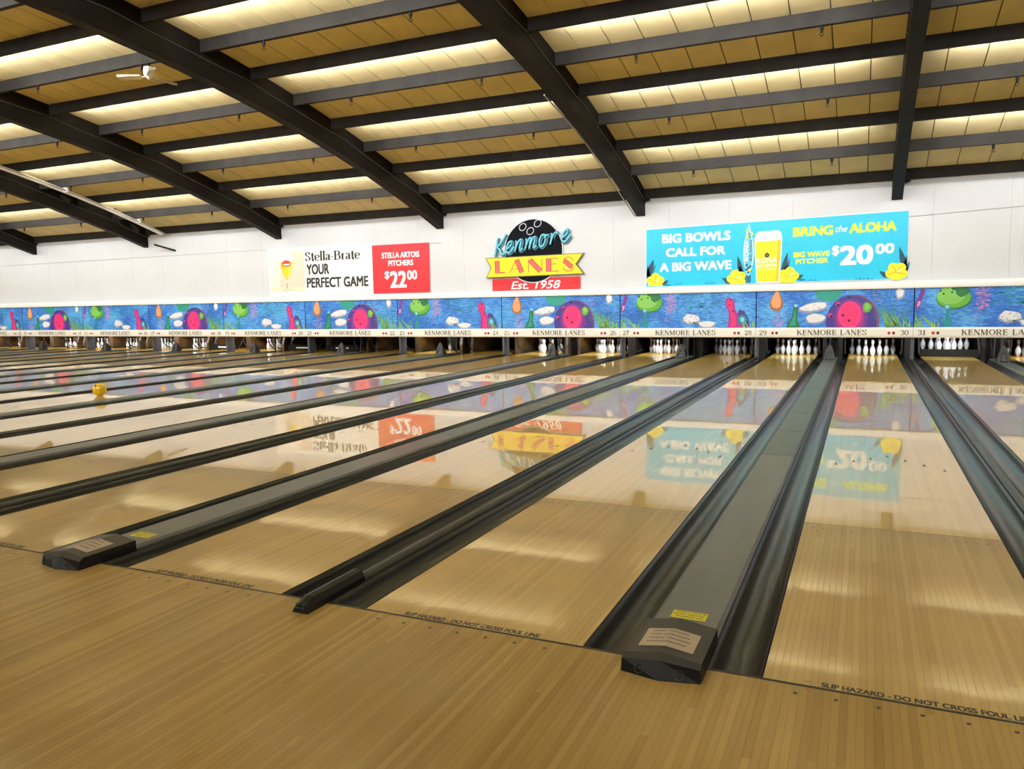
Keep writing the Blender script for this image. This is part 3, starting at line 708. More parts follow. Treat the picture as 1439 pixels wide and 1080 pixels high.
for n in range(9, 34, 2):       # wide divisions
    xc = lane_x(n)+L+W/2
    t = thing('kickback_wall', 'brown wooden partition behind the hood between pin ends %s and %s' % (say(n), say(n+1)), 'partition', (xc, 16.7, 0), 'partitions between pin ends')
    mb = MB()
    pr = [(.62, -.15), (.62, .22), (.72, .5), (.8, 1.3), (2.3, 1.3), (2.3, -.15)]
    for sx in (-.22, .14):
        a = len(mb.v); mb.v += [(sx, y, z) for y, z in pr]+[(sx+.08, y, z) for y, z in pr]; m = len(pr)
        for i in range(m): j = (i+1) % m; mb.face([a+i, a+j, a+m+j, a+m+i])
        mb.face([a+i for i in range(m)][::-1]); mb.face([a+m+i for i in range(m)])
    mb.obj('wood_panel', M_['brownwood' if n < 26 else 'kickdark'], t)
    mb = MB(); mb.box(-W/2+.004, -.222, -.02, 2.3, -.15, -.07); mb.box(.222, W/2-.004, -.02, 2.3, -.15, -.07); mb.obj('side_channels', M_['gutter'], t, kind='stuff')
    mb = MB(); mb.box(-.14, .14, .85, .90, -.10, 1.2); mb.obj('dark_infill', M_['pit'], t)
    mb = MB()
    mb.tube(catmull([(-.12, -.05, .6), (-.13, -.12, .36), (-.10, .0, .15), (-.1, .2, .03)], 4), .016, 6)
    mb.tube([(.1, .02, .7), (.14, -.08, .4), (.12, .02, .05)], .014, 6); mb.tube([(-.02, .1, .7), (-.05, .1, .02)], .02, 6)
    mb.obj('machine_rods', M_['hood'], t, kind='stuff')
t = thing('blue_bin', 'pale blue rounded bin behind the grey post between lanes twenty-two and twenty-three', 'bin', (lane_x(23)+.10, 16.98, 0))
mb = MB(); mb.lathe([(.10, .0), (.15, .03), (.19, .2), (.19, .5), (.17, .56)], 18); mb.obj('bin_body', mat('bin_blue', srgb(110, 160, 178), .4), t, smooth=True)
mb = MB(); mb.lathe([(.192, .48), (.2, .48), (.2, .51), (.192, .51)], 18); mb.obj('bin_rim', M_['post'], t)
t.location = (lane_x(23)+.22, 18.70, 0)
# rolling ball
t = thing('bowling_ball', 'yellow bowling ball rolling down lane twenty-three at far left', 'ball', (-11.13, 5.92, .1085))
bm = bmesh.new(); bmesh.ops.create_icosphere(bm, subdivisions=4, radius=.108)
me = bpy.data.meshes.new('ball_body'); bm.to_mesh(me); bm.free(); me.materials.append(M_['ballyellow'])
for p in me.polygons: p.use_smooth = True
link(me, 'ball_body', t)
for d in ((.25, -.75, .62), (.05, -.70, .72), (.18, -.86, .48)):
    d = Vector(d).normalized(); mb = MB(); mb.tube([d*.10, d*.1087], .012, 10); mb.obj('finger_hole', M_['blackmatt'], t)

# ================================================================== MASKING UNITS
M_['water'] = mat('print_water', srgb(50, 110, 205), .4)
def water(m):
    b = m.node_tree.nodes['Principled BSDF']; g = nd(m, 'ShaderNodeNewGeometry'); mp = nd(m, 'ShaderNodeMapping'); mp.inputs['Scale'].default_value = (3, 1, 16); mp.inputs['Rotation'].default_value = (0, .12, 0)
    lk(m, g.outputs['Position'], mp.inputs[0]); n = nd(m, 'ShaderNodeTexNoise'); n.inputs['Scale'].default_value = 3; n.inputs['Detail'].default_value = 5; n.inputs['Distortion'].default_value = .8; lk(m, mp.outputs[0], n.inputs['Vector'])
    n2 = nd(m, 'ShaderNodeTexNoise'); n2.inputs['Scale'].default_value = 1.4; lk(m, g.outputs['Position'], n2.inputs['Vector'])
    mm = nd(m, 'ShaderNodeMath', operation='MULTIPLY_ADD'); lk(m, n2.outputs[0], mm.inputs[0]); mm.inputs[1].default_value = .7; lk(m, n.outputs[0], mm.inputs[2])
    r = nd(m, 'ShaderNodeValToRGB'); e = r.color_ramp.elements
    e[0].position = .6; e[0].color = (*srgb(28, 84, 176), 1); e[1].position = 1.08; e[1].color = (*srgb(92, 176, 236), 1)
    x = r.color_ramp.elements.new(.82); x.color = (*srgb(50, 118, 214), 1)
    lk(m, mm.outputs[0], r.inputs[0]); lk(m, r.outputs[0], b.inputs['Base Color'])
water(M_['water'])
Z0, Z1, Z2, Z3 = .495, .725, 1.575, 1.735
ART = [pm('violet', 66, 52, 140), pm('violet2', 110, 52, 150), pm('magenta', 168, 48, 140), pm('pink', 240, 60, 132), pm('hotpink', 236, 48, 120), pm('lime', 130, 196, 90), pm('green', 96, 170, 52),
       pm('darkgreen', 34, 112, 62), pm('shell', 226, 160, 110), pm('shelldark', 160, 100, 70), pm('white', 232, 232, 236), pm('greyblue', 150, 160, 190), pm('teal', 22, 140, 150), pm('weed', 70, 150, 110),
       pm('weed2', 120, 180, 90), pm('black', 20, 22, 40), pm('palepink', 226, 150, 190), pm('brown', 120, 72, 110), pm('ltblue', 130, 200, 240), pm('red', 200, 20, 46), pm('darkred', 120, 16, 30), pm('olive', 150, 190, 60), pm('deepblue', 30, 60, 150), pm('sea', 30, 150, 140)]
AI = {m.name[6:]: i for i, m in enumerate(ART)}
def clip(pts, lo, hi, xr=None):
    """keep a polygon between two heights"""
    cuts = [(1, lo, 1), (1, hi, -1)]+([] if xr is None else [(0, xr[0], 1), (0, xr[1], -1)])
    for k, lim, sgn in cuts:
        out = []
        for i in range(len(pts)):
            a, b = pts[i-1], pts[i]; ia, ib = sgn*(a[k]-lim) >= 0, sgn*(b[k]-lim) >= 0
            if ia != ib:
                t = (lim-a[k])/(b[k]-a[k]); q = [0, 0]; q[k] = lim; q[1-k] = a[1-k]+(b[1-k]-a[1-k])*t; out.append(tuple(q))
            if ib: out.append(b)
        pts = out
        if not pts: return []
    return pts
def ell(cx, cz, rx, rz, n=22, rot=0, lump=0, seed=0):
    rnd = random.Random(seed); ph = [rnd.uniform(0, 6.28) for _ in range(4)]
    out = []
    for i in range(n):
        a = 2*PI*i/n; k = 1+lump*(math.sin(3*a+ph[0])+.7*math.sin(5*a+ph[1])+.5*math.sin(8*a+ph[2]))
        u, v = rx*k*math.cos(a), rz*k*math.sin(a); out.append((cx+u*math.cos(rot)-v*math.sin(rot), cz+u*math.sin(rot)+v*math.cos(rot)))
    return out
class Art:
    def __init__(s): s.mb = MB(); s.y = -.001
    def p(s, pts, col):
        s.y -= .00012; q = clip(pts, Z1+.002, Z2-.002, (.012, PITCH-.012))
        if len(q) > 2: s.mb.poly(q, s.y, AI[col])
    def dabs(s, x0, x1, z0, z1, n, wd, col, seed, slant=0, h=.02):
        rnd = random.Random(seed)
        s.y -= .00012
        for _ in range(n):
            x, z = rnd.uniform(x0, x1), rnd.uniform(z0, z1); l = rnd.uniform(.3, 1)*wd
            q = clip([(x-l, z), (x, z-h*.3-slant*l), (x+l, z+slant*l), (x, z+h*.3)], Z1+.002, Z2-.002, (.012, PITCH-.012))
            if len(q) > 2: s.mb.poly(q, s.y, AI[col])
    def blades(s, x0, x1, z0, h, n, col, seed, lean=.1):
        rnd = random.Random(seed); s.y -= .00012
        for i in range(n):
            x = rnd.uniform(x0, x1); hh = h*rnd.uniform(.5, 1); ln = lean*rnd.uniform(-.4, 1.4)
            b = [(x-.015, z0), (x+.015, z0), (x-ln*.5+.012, z0+hh*.55), (x-ln, z0+hh), (x-ln*.5-.012, z0+hh*.5)]
            q = clip(b, Z1+.002, Z2-.002, (.012, PITCH-.012))
            if len(q) > 2: s.mb.poly(q, s.y, AI[col])
def art_A():
    A = Art()
    A.dabs(.05, 3.2, .75, 1.55, 120, .06, 'ltblue', 3, h=.008); A.dabs(.05, 3.2, .75, 1.55, 90, .08, 'deepblue', 4, h=.008)
    # upside-down green bush, top
    A.p(ell(1.58, 1.56, .30, .24, lump=.05, seed=2), 'sea'); A.dabs(1.32, 1.85, 1.32, 1.56, 40, .03, 'weed', 5, h=.05)
    # orange shell with its reflection
    A.dabs(.39, .64, .75, 1.06, 40, .05, 'palepink', 6, h=.02)
    A.p([(.44, 1.58), (.335, 1.40), (.30, 1.27), (.33, 1.17), (.42, 1.11), (.52, 1.11), (.59, 1.18), (.605, 1.3), (.58, 1.42), (.50, 1.58)], 'shelldark')
    A.p([(.45, 1.58), (.36, 1.42), (.33, 1.30), (.37, 1.2), (.46, 1.165), (.54, 1.2), (.56, 1.32), (.53, 1.45), (.49, 1.58)], 'shell')
    # green bottle-like creature
    A.p([(.68, .73), (.72, .84), (.80, .98), (.83, 1.20), (.87, 1.25), (.93, 1.22), (.93, 1.05), (.92, .9), (.97, .8), (.96, .73)], 'darkgreen')
    A.p([(.74, .76), (.79, .86), (.85, 1.0), (.86, 1.16), (.89, 1.1), (.88, .9), (.9, .78)], 'sea'); A.p(ell(.885, 1.23, .045, .035), 'ltblue')
    # clams
    A.p(ell(1.26, 1.18, .31, .115, 24, .16, .04, 5), 'greyblue'); A.p(ell(1.27, 1.20, .29, .085, 24, .16, .05, 6), 'white')
    A.p(ell(1.31, .92, .215, .125, 24, .05, .04, 7), 'greyblue'); A.p(ell(1.31, .94, .20, .10, 24, .05, .05, 8), 'white')
    A.dabs(1.05, 1.5, 1.12, 1.25, 14, .05, 'greyblue', 9, .2, .012); A.dabs(1.15, 1.48, .85, 1.0, 12, .05, 'greyblue', 10, -.2, .012)
    # big violet ball
    cx, cz, rx, rz = 2.08, .84, .53, .62
    A.p([(x+.03, z) for x, z in ell(cx, cz, rx, rz)], 'brown')
    for k, c in enumerate(('violet', 'violet', 'violet2', 'magenta', 'pink', 'hotpink')):
        f = (1, .9, .74, .6, .5, .4)[k]; A.p(ell(cx-.02-.008*k, cz+.04*k, rx*f*(1 if k < 2 else .9), rz*f*.98), c)
    A.p(ell(2.38, 1.17, .09, .115, lump=.07, seed=4), 'green'); A.p(ell(2.38, 1.19, .055, .07, lump=.1, seed=4), 'lime')
    for (x, z, r) in ((1.78, 1.26, .05), (1.62, 1.0, .055)): A.p(ell(x, z, r, r), 'magenta'); A.p(ell(x+.01, z+.01, r*.55, r*.5), 'pink')
    for (x, z) in ((1.79, 1.235), (1.64, .98), (1.89, 1.0), (2.02, .88), (2.0, 1.4)): A.p(ell(x, z, .026, .03, 10), 'black')
    # weeds, jelly
    A.blades(2.80, 3.28, .73, .62, 8, 'weed', 11, .25); A.blades(2.75, 3.3, .73, .40, 9, 'weed2', 12, .2); A.blades(2.85, 3.3, .73, .3, 6, 'olive', 13, .1)
    A.dabs(2.5, 3.25, .9, 1.5, 50, .03, 'weed', 15, h=.03); A.dabs(2.50, 2.66, 1.2, 1.57, 26, .03, 'shell', 16, h=.015)
    A.p(ell(3.03, 1.46, .095, .13, lump=.05, seed=1), 'greyblue'); A.p(ell(3.03, 1.48, .07, .10, lump=.09, seed=1), 'white')
    return A.mb
def art_B():
    A = Art()
    A.dabs(.05, 3.2, .75, 1.55, 120, .06, 'ltblue', 23, h=.008); A.dabs(.05, 3.2, .75, 1.55, 90, .08, 'deepblue', 24, h=.008)
    A.dabs(1.5, 2.6, 1.2, 1.56, 60, .09, 'teal', 25, h=.04); A.dabs(1.7, 2.6, .85, 1.45, 70, .05, 'ltblue', 26, -.2, .02); A.dabs(1.9, 2.5, 1.0, 1.35, 24, .04, 'white', 36, -.3, .01)
    # violet shell at the left edge
    A.p([(.04, 1.13), (.10, 1.13), (.15, 1.3), (.21, 1.5), (.19, 1.56), (.12, 1.56), (.10, 1.42), (.03, 1.25)], 'violet2'); A.p([(.06, 1.15), (.11, 1.2), (.13, 1.3), (.07, 1.28)], 'palepink')
    A.blades(.02, .55, .73, .34, 9, 'weed2', 27, .2); A.blades(.35, .5, .73, .22, 4, 'olive', 28, .05)
    # green round creature and what hangs below
    A.dabs(.42, 1.0, .8, 1.12, 50, .05, 'weed', 29, h=.02)
    A.p(ell(.755, 1.33, .335, .225), 'darkgreen'); A.p(ell(.75, 1.36, .325, .225), 'green'); A.p(ell(.70, 1.40, .26, .19), 'lime')
    A.p(ell(.91, 1.50, .13, .13, lump=.06, seed=3), 'darkgreen'); A.p(ell(.80, 1.55, .10, .05), 'darkgreen')
    for (x, z) in ((.50, 1.50), (.56, 1.44), (.72, 1.47), (.63, 1.57)): A.p(ell(x, z, .02, .022, 8), 'black')
    A.p([(.60, .73), (.58, .84), (.63, .95), (.62, 1.08), (.59, 1.14), (.62, 1.21), (.68, 1.2), (.70, 1.1), (.67, .98), (.74, .86), (.72, .73)], 'teal'); A.p(ell(.64, 1.16, .04, .04), 'ltblue')
    # rosy glitter
    A.dabs(1.16, 1.42, 1.12, 1.57, 60, .06, 'palepink', 30, h=.022); A.dabs(1.12, 1.3, .85, 1.15, 30, .03, 'palepink', 31, h=.012); A.dabs(1.18, 1.4, 1.1, 1.55, 24, .05, 'pink', 37, h=.012)
    # white rocks
    A.p(ell(1.80, .93, .22, .13, 24, 0, .05, 12), 'greyblue'); A.p(ell(1.79, .95, .19, .105, 24, 0, .08, 13), 'white')
    A.p(ell(2.18, .80, .21, .085, 24, 0, .05, 14), 'greyblue'); A.p(ell(2.17, .82, .19, .07, 24, 0, .08, 15), 'white')
    A.dabs(1.62, 1.96, .86, 1.02, 20, .03, 'greyblue', 32, .3, .03); A.dabs(1.7, 2.0, .8, .9, 8, .04, 'black', 33, .3, .012)
    # pink long-necked sea creature with a violet back
    A.p([(2.82, .73), (2.86, .96), (2.93, 1.16), (3.04, 1.12), (3.14, .95), (3.17, .73)], 'violet')
    A.p([(2.60, 1.33), (2.63, 1.43), (2.71, 1.45), (2.80, 1.40), (2.82, 1.30), (2.83, 1.18), (2.89, 1.06), (2.96, .9), (3.02, .73), (2.66, .73), (2.68, .92), (2.69, 1.05), (2.66, 1.16), (2.62, 1.22)], 'magenta')
    A.p([(2.63, 1.34), (2.67, 1.40), (2.74, 1.41), (2.77, 1.33), (2.77, 1.18), (2.83, 1.02), (2.86, .86), (2.86, .75), (2.73, .75), (2.75, .95), (2.72, 1.12), (2.66, 1.22)], 'hotpink')
    A.p(ell(3.0, .91, .105, .12, lump=.04, seed=8), 'teal'); A.p(ell(3.0, .92, .05, .06), 'ltblue')
    for (x, z) in ((2.70, 1.27), (2.78, 1.12), (2.72, 1.38)): A.p(ell(x, z, .018, .022, 8), 'black')
    A.blades(3.0, 3.28, .73, .2, 5, 'olive', 34, .1)
    return A.mb
artA, artB = art_A().mesh('printed_artwork', ART), art_B().mesh('printed_artwork', ART)
M_['stripink'] = mat('strip_lettering', srgb(112, 102, 84), .5)
MW = PITCH
for q, n in enumerate(range(9, 35, 2)):
    x0 = lane_x(n)-N/2; kind = (n//2) % 2 == 0         # 29, 25, 21 ... carry the violet ball
    lab = 'masking unit over lanes %s and %s with %s on blue' % (say(n), say(n+1), 'a big violet ball' if kind else 'green and pink sea creatures')
    t = thing('masking_unit', lab, 'sign', (x0, YM, 0), 'masking units over the lanes')
    mb = MB(); mb.box(.006, MW-.006, 0, .03, Z1, Z2); bp_ = mb.obj('blue_panel', M_['water'], t)
    link(artA if kind else artB, 'printed_artwork', bp_, kind='stuff')
    mb = MB(); mb.box(.002, .016, -.004, .02, Z1, Z2); mb.obj('joint_strip', M_['blackmatt'], t)
    # rounded cream lettering strip
    pr = [(.0, Z0), (-.028, Z0+.012), (-.04, Z0+.05), (-.04, Z1-.05), (-.028, Z1-.01), (.0, Z1), (.04, Z1), (.04, Z0)]
    mb = MB(); a = 0; m = len(pr)
    mb.v += [(.003, y, z) for y, z in pr]+[(MW-.003, y, z) for y, z in pr]
    for i in range(m): j = (i+1) % m; mb.face([i, m+i, m+j, j])
    mb.face(list(range(m))); mb.face([m+i for i in range(m)][::-1])
    ls_ = mb.obj('lettering_strip', M_['cream'], t)
    mb = MB(); cy = -.0412; zl, zh = Z0+.062, Z0+.178
    serif_text(mb, 'KENMORE LANES', MW/2-.735, MW/2+.735, zl, zh, cy, 0, thick=.19, thin=.06)
    serif_text(mb, str(n), .085, .25, zl, zh-.01, cy, 0, thick=.17, thin=.06, serifs=False); serif_text(mb, str(n+1), MW-.25, MW-.085, zl, zh-.01, cy, 0, thick=.17, thin=.06, serifs=False)
    mb.obj('lettering', M_['stripink'], ls_, kind='stuff')
    mb = MB()
    for x, mi in ((.385, 0), (.475, 1), (MW-.475, 0), (MW-.385, 1)): mb.disc(x, Z0+.105, .031, .033, cy, mi, 14, t=-.004)
    mb.obj('red_dots', [ART[AI['red']], ART[AI['darkred']]], ls_, kind='stuff')
    # ledge above
    pr = [(-.045, Z2+.0), (-.055, Z2+.03), (-.055, Z2+.09), (-.035, Z3-.012), (.0, Z3), (.235, Z3), (.235, Z2), (0, Z2)]
    mb = MB(); m = len(pr); mb.v += [(.002, y, z) for y, z in pr]+[(MW-.002, y, z) for y, z in pr]
    for i in range(m): j = (i+1) % m; mb.face([i, m+i, m+j, j])
    mb.face(list(range(m))); mb.face([m+i for i in range(m)][::-1])
    mb.obj('ledge', M_['white'], t)
    mb = MB(); mb.box(.004, MW-.004, .03, .2, Z1, Z2); mb.obj('backing_box', M_['blackmatt'], t)

# ================================================================== BANNERS AND SIGN
def sheet(x0, x1, z0, z1, y, m, parent, name='sheet', nx=24, sag=.006, tilt=0):
    mb = MB(); nz = 4
    for i in range(nx+1):
        for j in range(nz+1):
            u, v = i/nx, j/nz
            mb.v.append((x0+(x1-x0)*u, y, z0+(z1-z0)*v))
    k = len(mb.v)
    mb.v += [(a, b+.004, c) for a, b, c in mb.v]
    for i in range(nx):
        for j in range(nz):
            a = i*(nz+1)+j; mb.face([a, a+nz+1, a+nz+2, a+1]); mb.face([k+a, k+a+1, k+a+nz+2, k+a+nz+1])
    for i in range(nx):
        for j in (0, nz): a = i*(nz+1)+j; b = a+nz+1; mb.face([a, k+a, k+b, b] if j == 0 else [b, k+b, k+a, a])
    return mb.obj(name, m, parent)
YS = YW-.035
# --- white and red banner
t = thing('wall_banner', 'white and red beer banner reading PERFECT GAME on the back wall', 'banner', (-13.87, YS, 1.75))
o = (-13.87, YS, 1.75)
def loc(mb):
    mb.v = [(a-o[0], b-o[1], c-o[2]) for a, b, c in mb.v]; return mb
b = sheet(-16.77+13.87, -12.87+13.87, 0, 1.47, 0, M_['sheet_white'], t); b['label'] = 'white left part of the banner'
b = sheet(-12.87+13.87, -10.95+13.87, .01, 1.405, -.006, M_['skin_red'], t); b['label'] = 'red right part of the banner'; b.name = 'red_sheet'
Y1 = YS-.0015
mb = MB(); mats = [pm('beige', 224, 208, 186), pm('beige2', 236, 226, 212), pm('tabletop', 232, 218, 190), pm('beer', 246, 200, 20), pm('beerlight', 252, 228, 90), pm('foam', 250, 246, 234), pm('glassgrey', 170, 158, 138), pm('crest', 206, 60, 40), pm('glassrim', 244, 236, 222)]
mb.poly([(-16.70, 2.0), (-15.37, 2.0), (-15.37, 3.1), (-16.70, 3.12)], Y1, 0); mb.poly([(-16.70, 2.0), (-16.35, 2.0), (-16.2, 3.12), (-16.70, 3.12)], Y1-.0003, 1)
mb.poly([(-16.71, 1.88), (-15.37, 1.88), (-15.37, 2.02), (-16.71, 2.02)], Y1-.0004, 2)
def goblet(s, top, y, mi):
    pr = [(.02, 2.28), (.10, 2.34), (.19, 2.48), (.25, 2.66), (.262, 2.8), (.24, 2.95), (.22, 3.06)]
    pr = [(a*s, z) for a, z in pr if z <= top]
    mb.poly([(-16.06-a, z) for a, z in pr]+[(-16.06+a, z) for a, z in pr[::-1]], y, mi)
goblet(1., 3.1, Y1-.0006, 8); goblet(.95, 2.85, Y1-.0008, 3)
mb.poly([(-16.03, 2.33), (-15.92, 2.5), (-15.86, 2.7), (-15.86, 2.8), (-15.98, 2.8), (-15.99, 2.5)], Y1-.001, 4)
mb.poly([(-16.30, 2.80), (-15.82, 2.80), (-15.85, 2.99), (-16.27, 2.99)], Y1-.0011, 5)
mb.poly([(-16.22, 2.66), (-15.9, 2.66), (-15.89, 2.78), (-15.97, 2.85), (-16.15, 2.85), (-16.23, 2.78)], Y1-.0013, 7); mb.poly([(-16.18, 2.70), (-15.94, 2.70), (-15.94, 2.74), (-16.18, 2.74)], Y1-.0015, 5)
mb.line([(-16.06, 2.29), (-16.055, 2.12), (-16.06, 1.96)], .035, Y1-.0016, 6); mb.disc(-16.06, 1.945, .16, .032, Y1-.0017, 6); mb.disc(-16.06, 1.95, .12, .02, Y1-.0019, 8)
mb.disc(-16.06, 2.2, .05, .035, Y1-.002, 8)
loc(mb).obj('glass_picture', mats, t, kind='stuff')
mb = MB(); serif_text(mb, 'Stella-Brate', -15.33, -13.30, 2.80, 3.06, Y1, 0, thick=.20, thin=.055)
text(mb, 'YOUR', -15.29, -14.44, 2.38, 2.70, Y1, bold=.03); text(mb, 'PERFECT GAME', -15.30, -13.04, 1.98, 2.29, Y1, bold=.03)
loc(mb).obj('black_lettering', pm('ink', 26, 24, 24), t, kind='stuff')
mb = MB(); Y2 = YS-.0075
text(mb, 'STELLA ARTOIS', -12.54, -11.27, 2.765, 2.93, Y2, bold=.03); text(mb, 'PITCHERS', -12.32, -11.48, 2.54, 2.70, Y2, bold=.03)
text(mb, '$', -12.46, -12.30, 2.15, 2.40, Y2, bold=.03); text(mb, '22', -12.28, -11.72, 1.91, 2.39, Y2, bold=.03); text(mb, '00', -11.70, -11.36, 2.13, 2.395, Y2, bold=.03)
loc(mb).obj('white_lettering', pm('pure', 248, 246, 244), t, kind='stuff')
# --- blue banner
o = (-1.75, YS, 1.75)
t = thing('wall_banner', 'bright blue beer banner reading BIG BOWLS CALL FOR A BIG WAVE with yellow flowers', 'banner', o)
mb = MB(); q = [(-4.69, 1.745), (1.16, 1.80), (1.15, 3.262), (-4.69, 3.165)]
mb.poly(q, YS, 0, t=.005); mb.poly([(-4.70, 1.735), (1.17, 1.79), (1.16, 3.275), (-4.70, 3.178)], YS+.006, 1, t=.003)
loc(mb).obj('sheet', [M_['sheet_cyan'], M_['sheet_white']], t)
mb = MB()
for s_, a in (('BIG BOWLS', (-4.292, -2.644, 2.806, 3.03)), ('CALL FOR', (-4.196, -2.758, 2.47, 2.68)), ('A BIG WAVE', (-4.354, -2.611, 2.11, 2.33)), ('20', (-.218, .47, 2.12, 2.56)), ('00', (.511, .889, 2.345, 2.57)), ('$', (-.385, -.235, 2.33, 2.57))):
    text(mb, s_, *a, Y1, bold=.04, slope=.01)
text(mb, 'the', -.322, -.075, 2.87, 3.02, Y1, bold=.0, shear=.35)
loc(mb).obj('white_lettering', pm('pure', 248, 246, 244), t, kind='stuff')
mb = MB()
for s_, a in (('BRING', (-1.231, -.372, 2.812, 3.03)), ('ALOHA', (-.035, .919, 2.835, 3.05)), ('BIG WAVE', (-1.211, -.431, 2.335, 2.46)), ('PITCHER', (-1.163, -.464, 2.185, 2.302))):
    text(mb, s_, *a, Y1, bold=.04, slope=.01)
loc(mb).obj('yellow_lettering', pm('yellow', 232, 240, 20), t, kind='stuff')
mb = MB(); mats = [pm('petal', 250, 226, 20), pm('petaldark', 206, 176, 30), pm('leaf', 8, 66, 86), pm('leaf2', 20, 120, 150), pm('beerglass', 252, 216, 0), pm('beerdeep', 236, 190, 0), pm('foam', 250, 246, 234), pm('board', 96, 190, 214), pm('boarddark', 30, 92, 130), pm('pure', 248, 246, 244), pm('ink', 26, 24, 24), pm('wave', 10, 130, 180)]
def flower(cx, cz, r, rot=0):
    for k in range(5):
        a = rot+2*PI*k/5; px, pz = cx+.55*r*math.cos(a), cz+.55*r*math.sin(a)
        pts = clip([(px+.50*r*math.cos(j*PI/8)*1.0, pz+.46*r*math.sin(j*PI/8)) for j in range(16)], 1.765, 3.2)
        if len(pts) > 2: mb.poly(pts, Y1-.0016-.0002*k, 0)
        e = (cx+.85*r*math.cos(a), cz+.85*r*math.sin(a)); 
        if e[1] > 1.77: mb.line([(cx, cz), e], .02, Y1-.003, 1)
    mb.disc(cx, cz, .16*r, .16*r, Y1-.0034, 1, 10); mb.line([(cx, cz), (cx+.45*r, cz-.25*r if cz > 1.95 else cz+.3*r)], .02, Y1-.0036, 9)
def leaf(x0, z0, x1, z1, wd, mi=2, y=None):
    n = 8; L_ = math.hypot(x1-x0, z1-z0); nx, nz = -(z1-z0)/L_, (x1-x0)/L_; up_, dn = [], []
    for i in range(n+1):
        u = i/n; ww = wd*math.sin(PI*u**.8); up_.append((x0+(x1-x0)*u+nx*ww, z0+(z1-z0)*u+nz*ww)); dn.append((x0+(x1-x0)*u-nx*ww, z0+(z1-z0)*u-nz*ww))
    pts = clip(up_+dn[::-1][1:-1], 1.765, 3.2)
    if len(pts) > 2: mb.poly(pts, y or Y1-.0008, mi)
for (x0, z0, x1, z1, wd) in ((-4.67, 1.95, -4.50, 2.43, .07), (-4.62, 1.9, -4.66, 2.3, .04), (-4.30, 1.80, -4.12, 1.90, .04), (-2.62, 1.80, -2.84, 1.92, .05), (-2.37, 1.9, -2.47, 2.44, .055), (-2.3, 1.85, -2.44, 2.2, .05), (-1.18, 1.84, -.98, 1.94, .045),
                            (-1.46, 1.95, -1.34, 2.47, .055), (-1.44, 1.9, -1.30, 2.25, .05), (1.13, 1.95, .99, 2.49, .06), (1.10, 1.9, 1.14, 2.3, .04), (.77, 1.84, .60, 1.97, .045)):
    leaf(x0, z0, x1, z1, wd); leaf(x0+.03, z0, x1+.06, z1-.12, wd*.7, 3, Y1-.0004)
for (cx, cz, r, ro) in ((-4.46, 1.87, .22, .3), (-2.49, 1.89, .22, .6), (-1.31, 1.91, .22, .1), (.95, 1.94, .22, .9)): flower(cx, cz, r, ro)
for (x0, x1) in ((-3.98, -3.75), (-3.25, -2.98), (-.9, -.65), (.1, .5)):
    for k in range(5): mb.poly([(x0+(x1-x0)*k/5, 1.79), (x0+(x1-x0)*(k+.8)/5, 1.79), (x0+(x1-x0)*(k+.5)/5, 1.83+.03*(k % 2))], Y1-.0006, 11)
# surf board
bd = [( -2.22+.118*math.sin(PI*(i/20)**.85), 1.93+1.24*i/20) for i in range(21)]; bd2 = [(-4.44-x, z) for x, z in bd[::-1]]
mb.poly(bd+bd2[1:-1], Y1-.0010, 9)
bd = [( -2.22+.100*math.sin(PI*(i/20)**.85), 1.96+1.18*i/20) for i in range(21)]; bd2 = [(-4.44-x, z) for x, z in bd[::-1]]
mb.poly(bd+bd2[1:-1], Y1-.0013, 7)
mb.poly([(-2.27, 1.79), (-2.16, 1.79), (-2.16, 1.96), (-2.27, 1.96)], Y1-.0011, 8)
for k in range(9): mb.poly(ell(-2.22+.05*math.sin(k*2.1), 2.03+.035*k if k < 6 else 2.86+.07*(k-6), .035, .03, 8), Y1-.0018, 8)
for x, z in ((-2.26, 3.0), (-2.15, 2.93), (-2.19, 2.08), (-2.25, 2.86)): mb.disc(x, z, .035, .035, Y1-.0024, 0, 8)
text(mb, 'KONA', -2.315, -2.225, 2.30, 2.78, Y1-.002, 9, bold=.04, vertical=True); text(mb, 'BIG WAVE', -2.20, -2.14, 2.30, 2.80, Y1-.002, 8, bold=.02, vertical=True)
# pint glass
mb.poly([(-2.03, 1.775), (-1.52, 1.775), (-1.475, 2.45), (-1.468, 2.80), (-1.49, 2.93), (-1.56, 2.985), (-1.99, 2.975), (-2.06, 2.92), (-2.09, 2.80), (-2.075, 2.4)], Y1-.0028, 9)
mb.poly([(-2.01, 1.80), (-1.54, 1.80), (-1.50, 2.45), (-1.49, 2.76), (-2.065, 2.74), (-2.05, 2.4)], Y1-.0032, 4)
mb.poly([(-1.60, 1.80), (-1.54, 1.80), (-1.50, 2.45), (-1.49, 2.76), (-1.56, 2.755)], Y1-.0034, 5)
text(mb, 'KONA', -2.04, -1.57, 2.235, 2.35, Y1-.0037, 9, bold=.03, slope=.01); text(mb, 'BIG WAVE', -2.04, -1.57, 2.135, 2.205, Y1-.0037, 9, bold=.02, slope=.01)
mb.poly([(-2.0, 2.08), (-1.6, 2.085), (-1.6, 2.1), (-2.0, 2.095)], Y1-.0037, 9)
for k in range(5): a = 2*PI*k/5+.3; mb.disc(-1.80+.033*math.cos(a), 2.42+.033*math.sin(a), .026, .026, Y1-.0037, 10, 8)
mb.disc(-1.80, 2.42, .012, .012, Y1-.0040, 4, 8)
loc(mb).obj('printed_artwork', mats, t, kind='stuff')
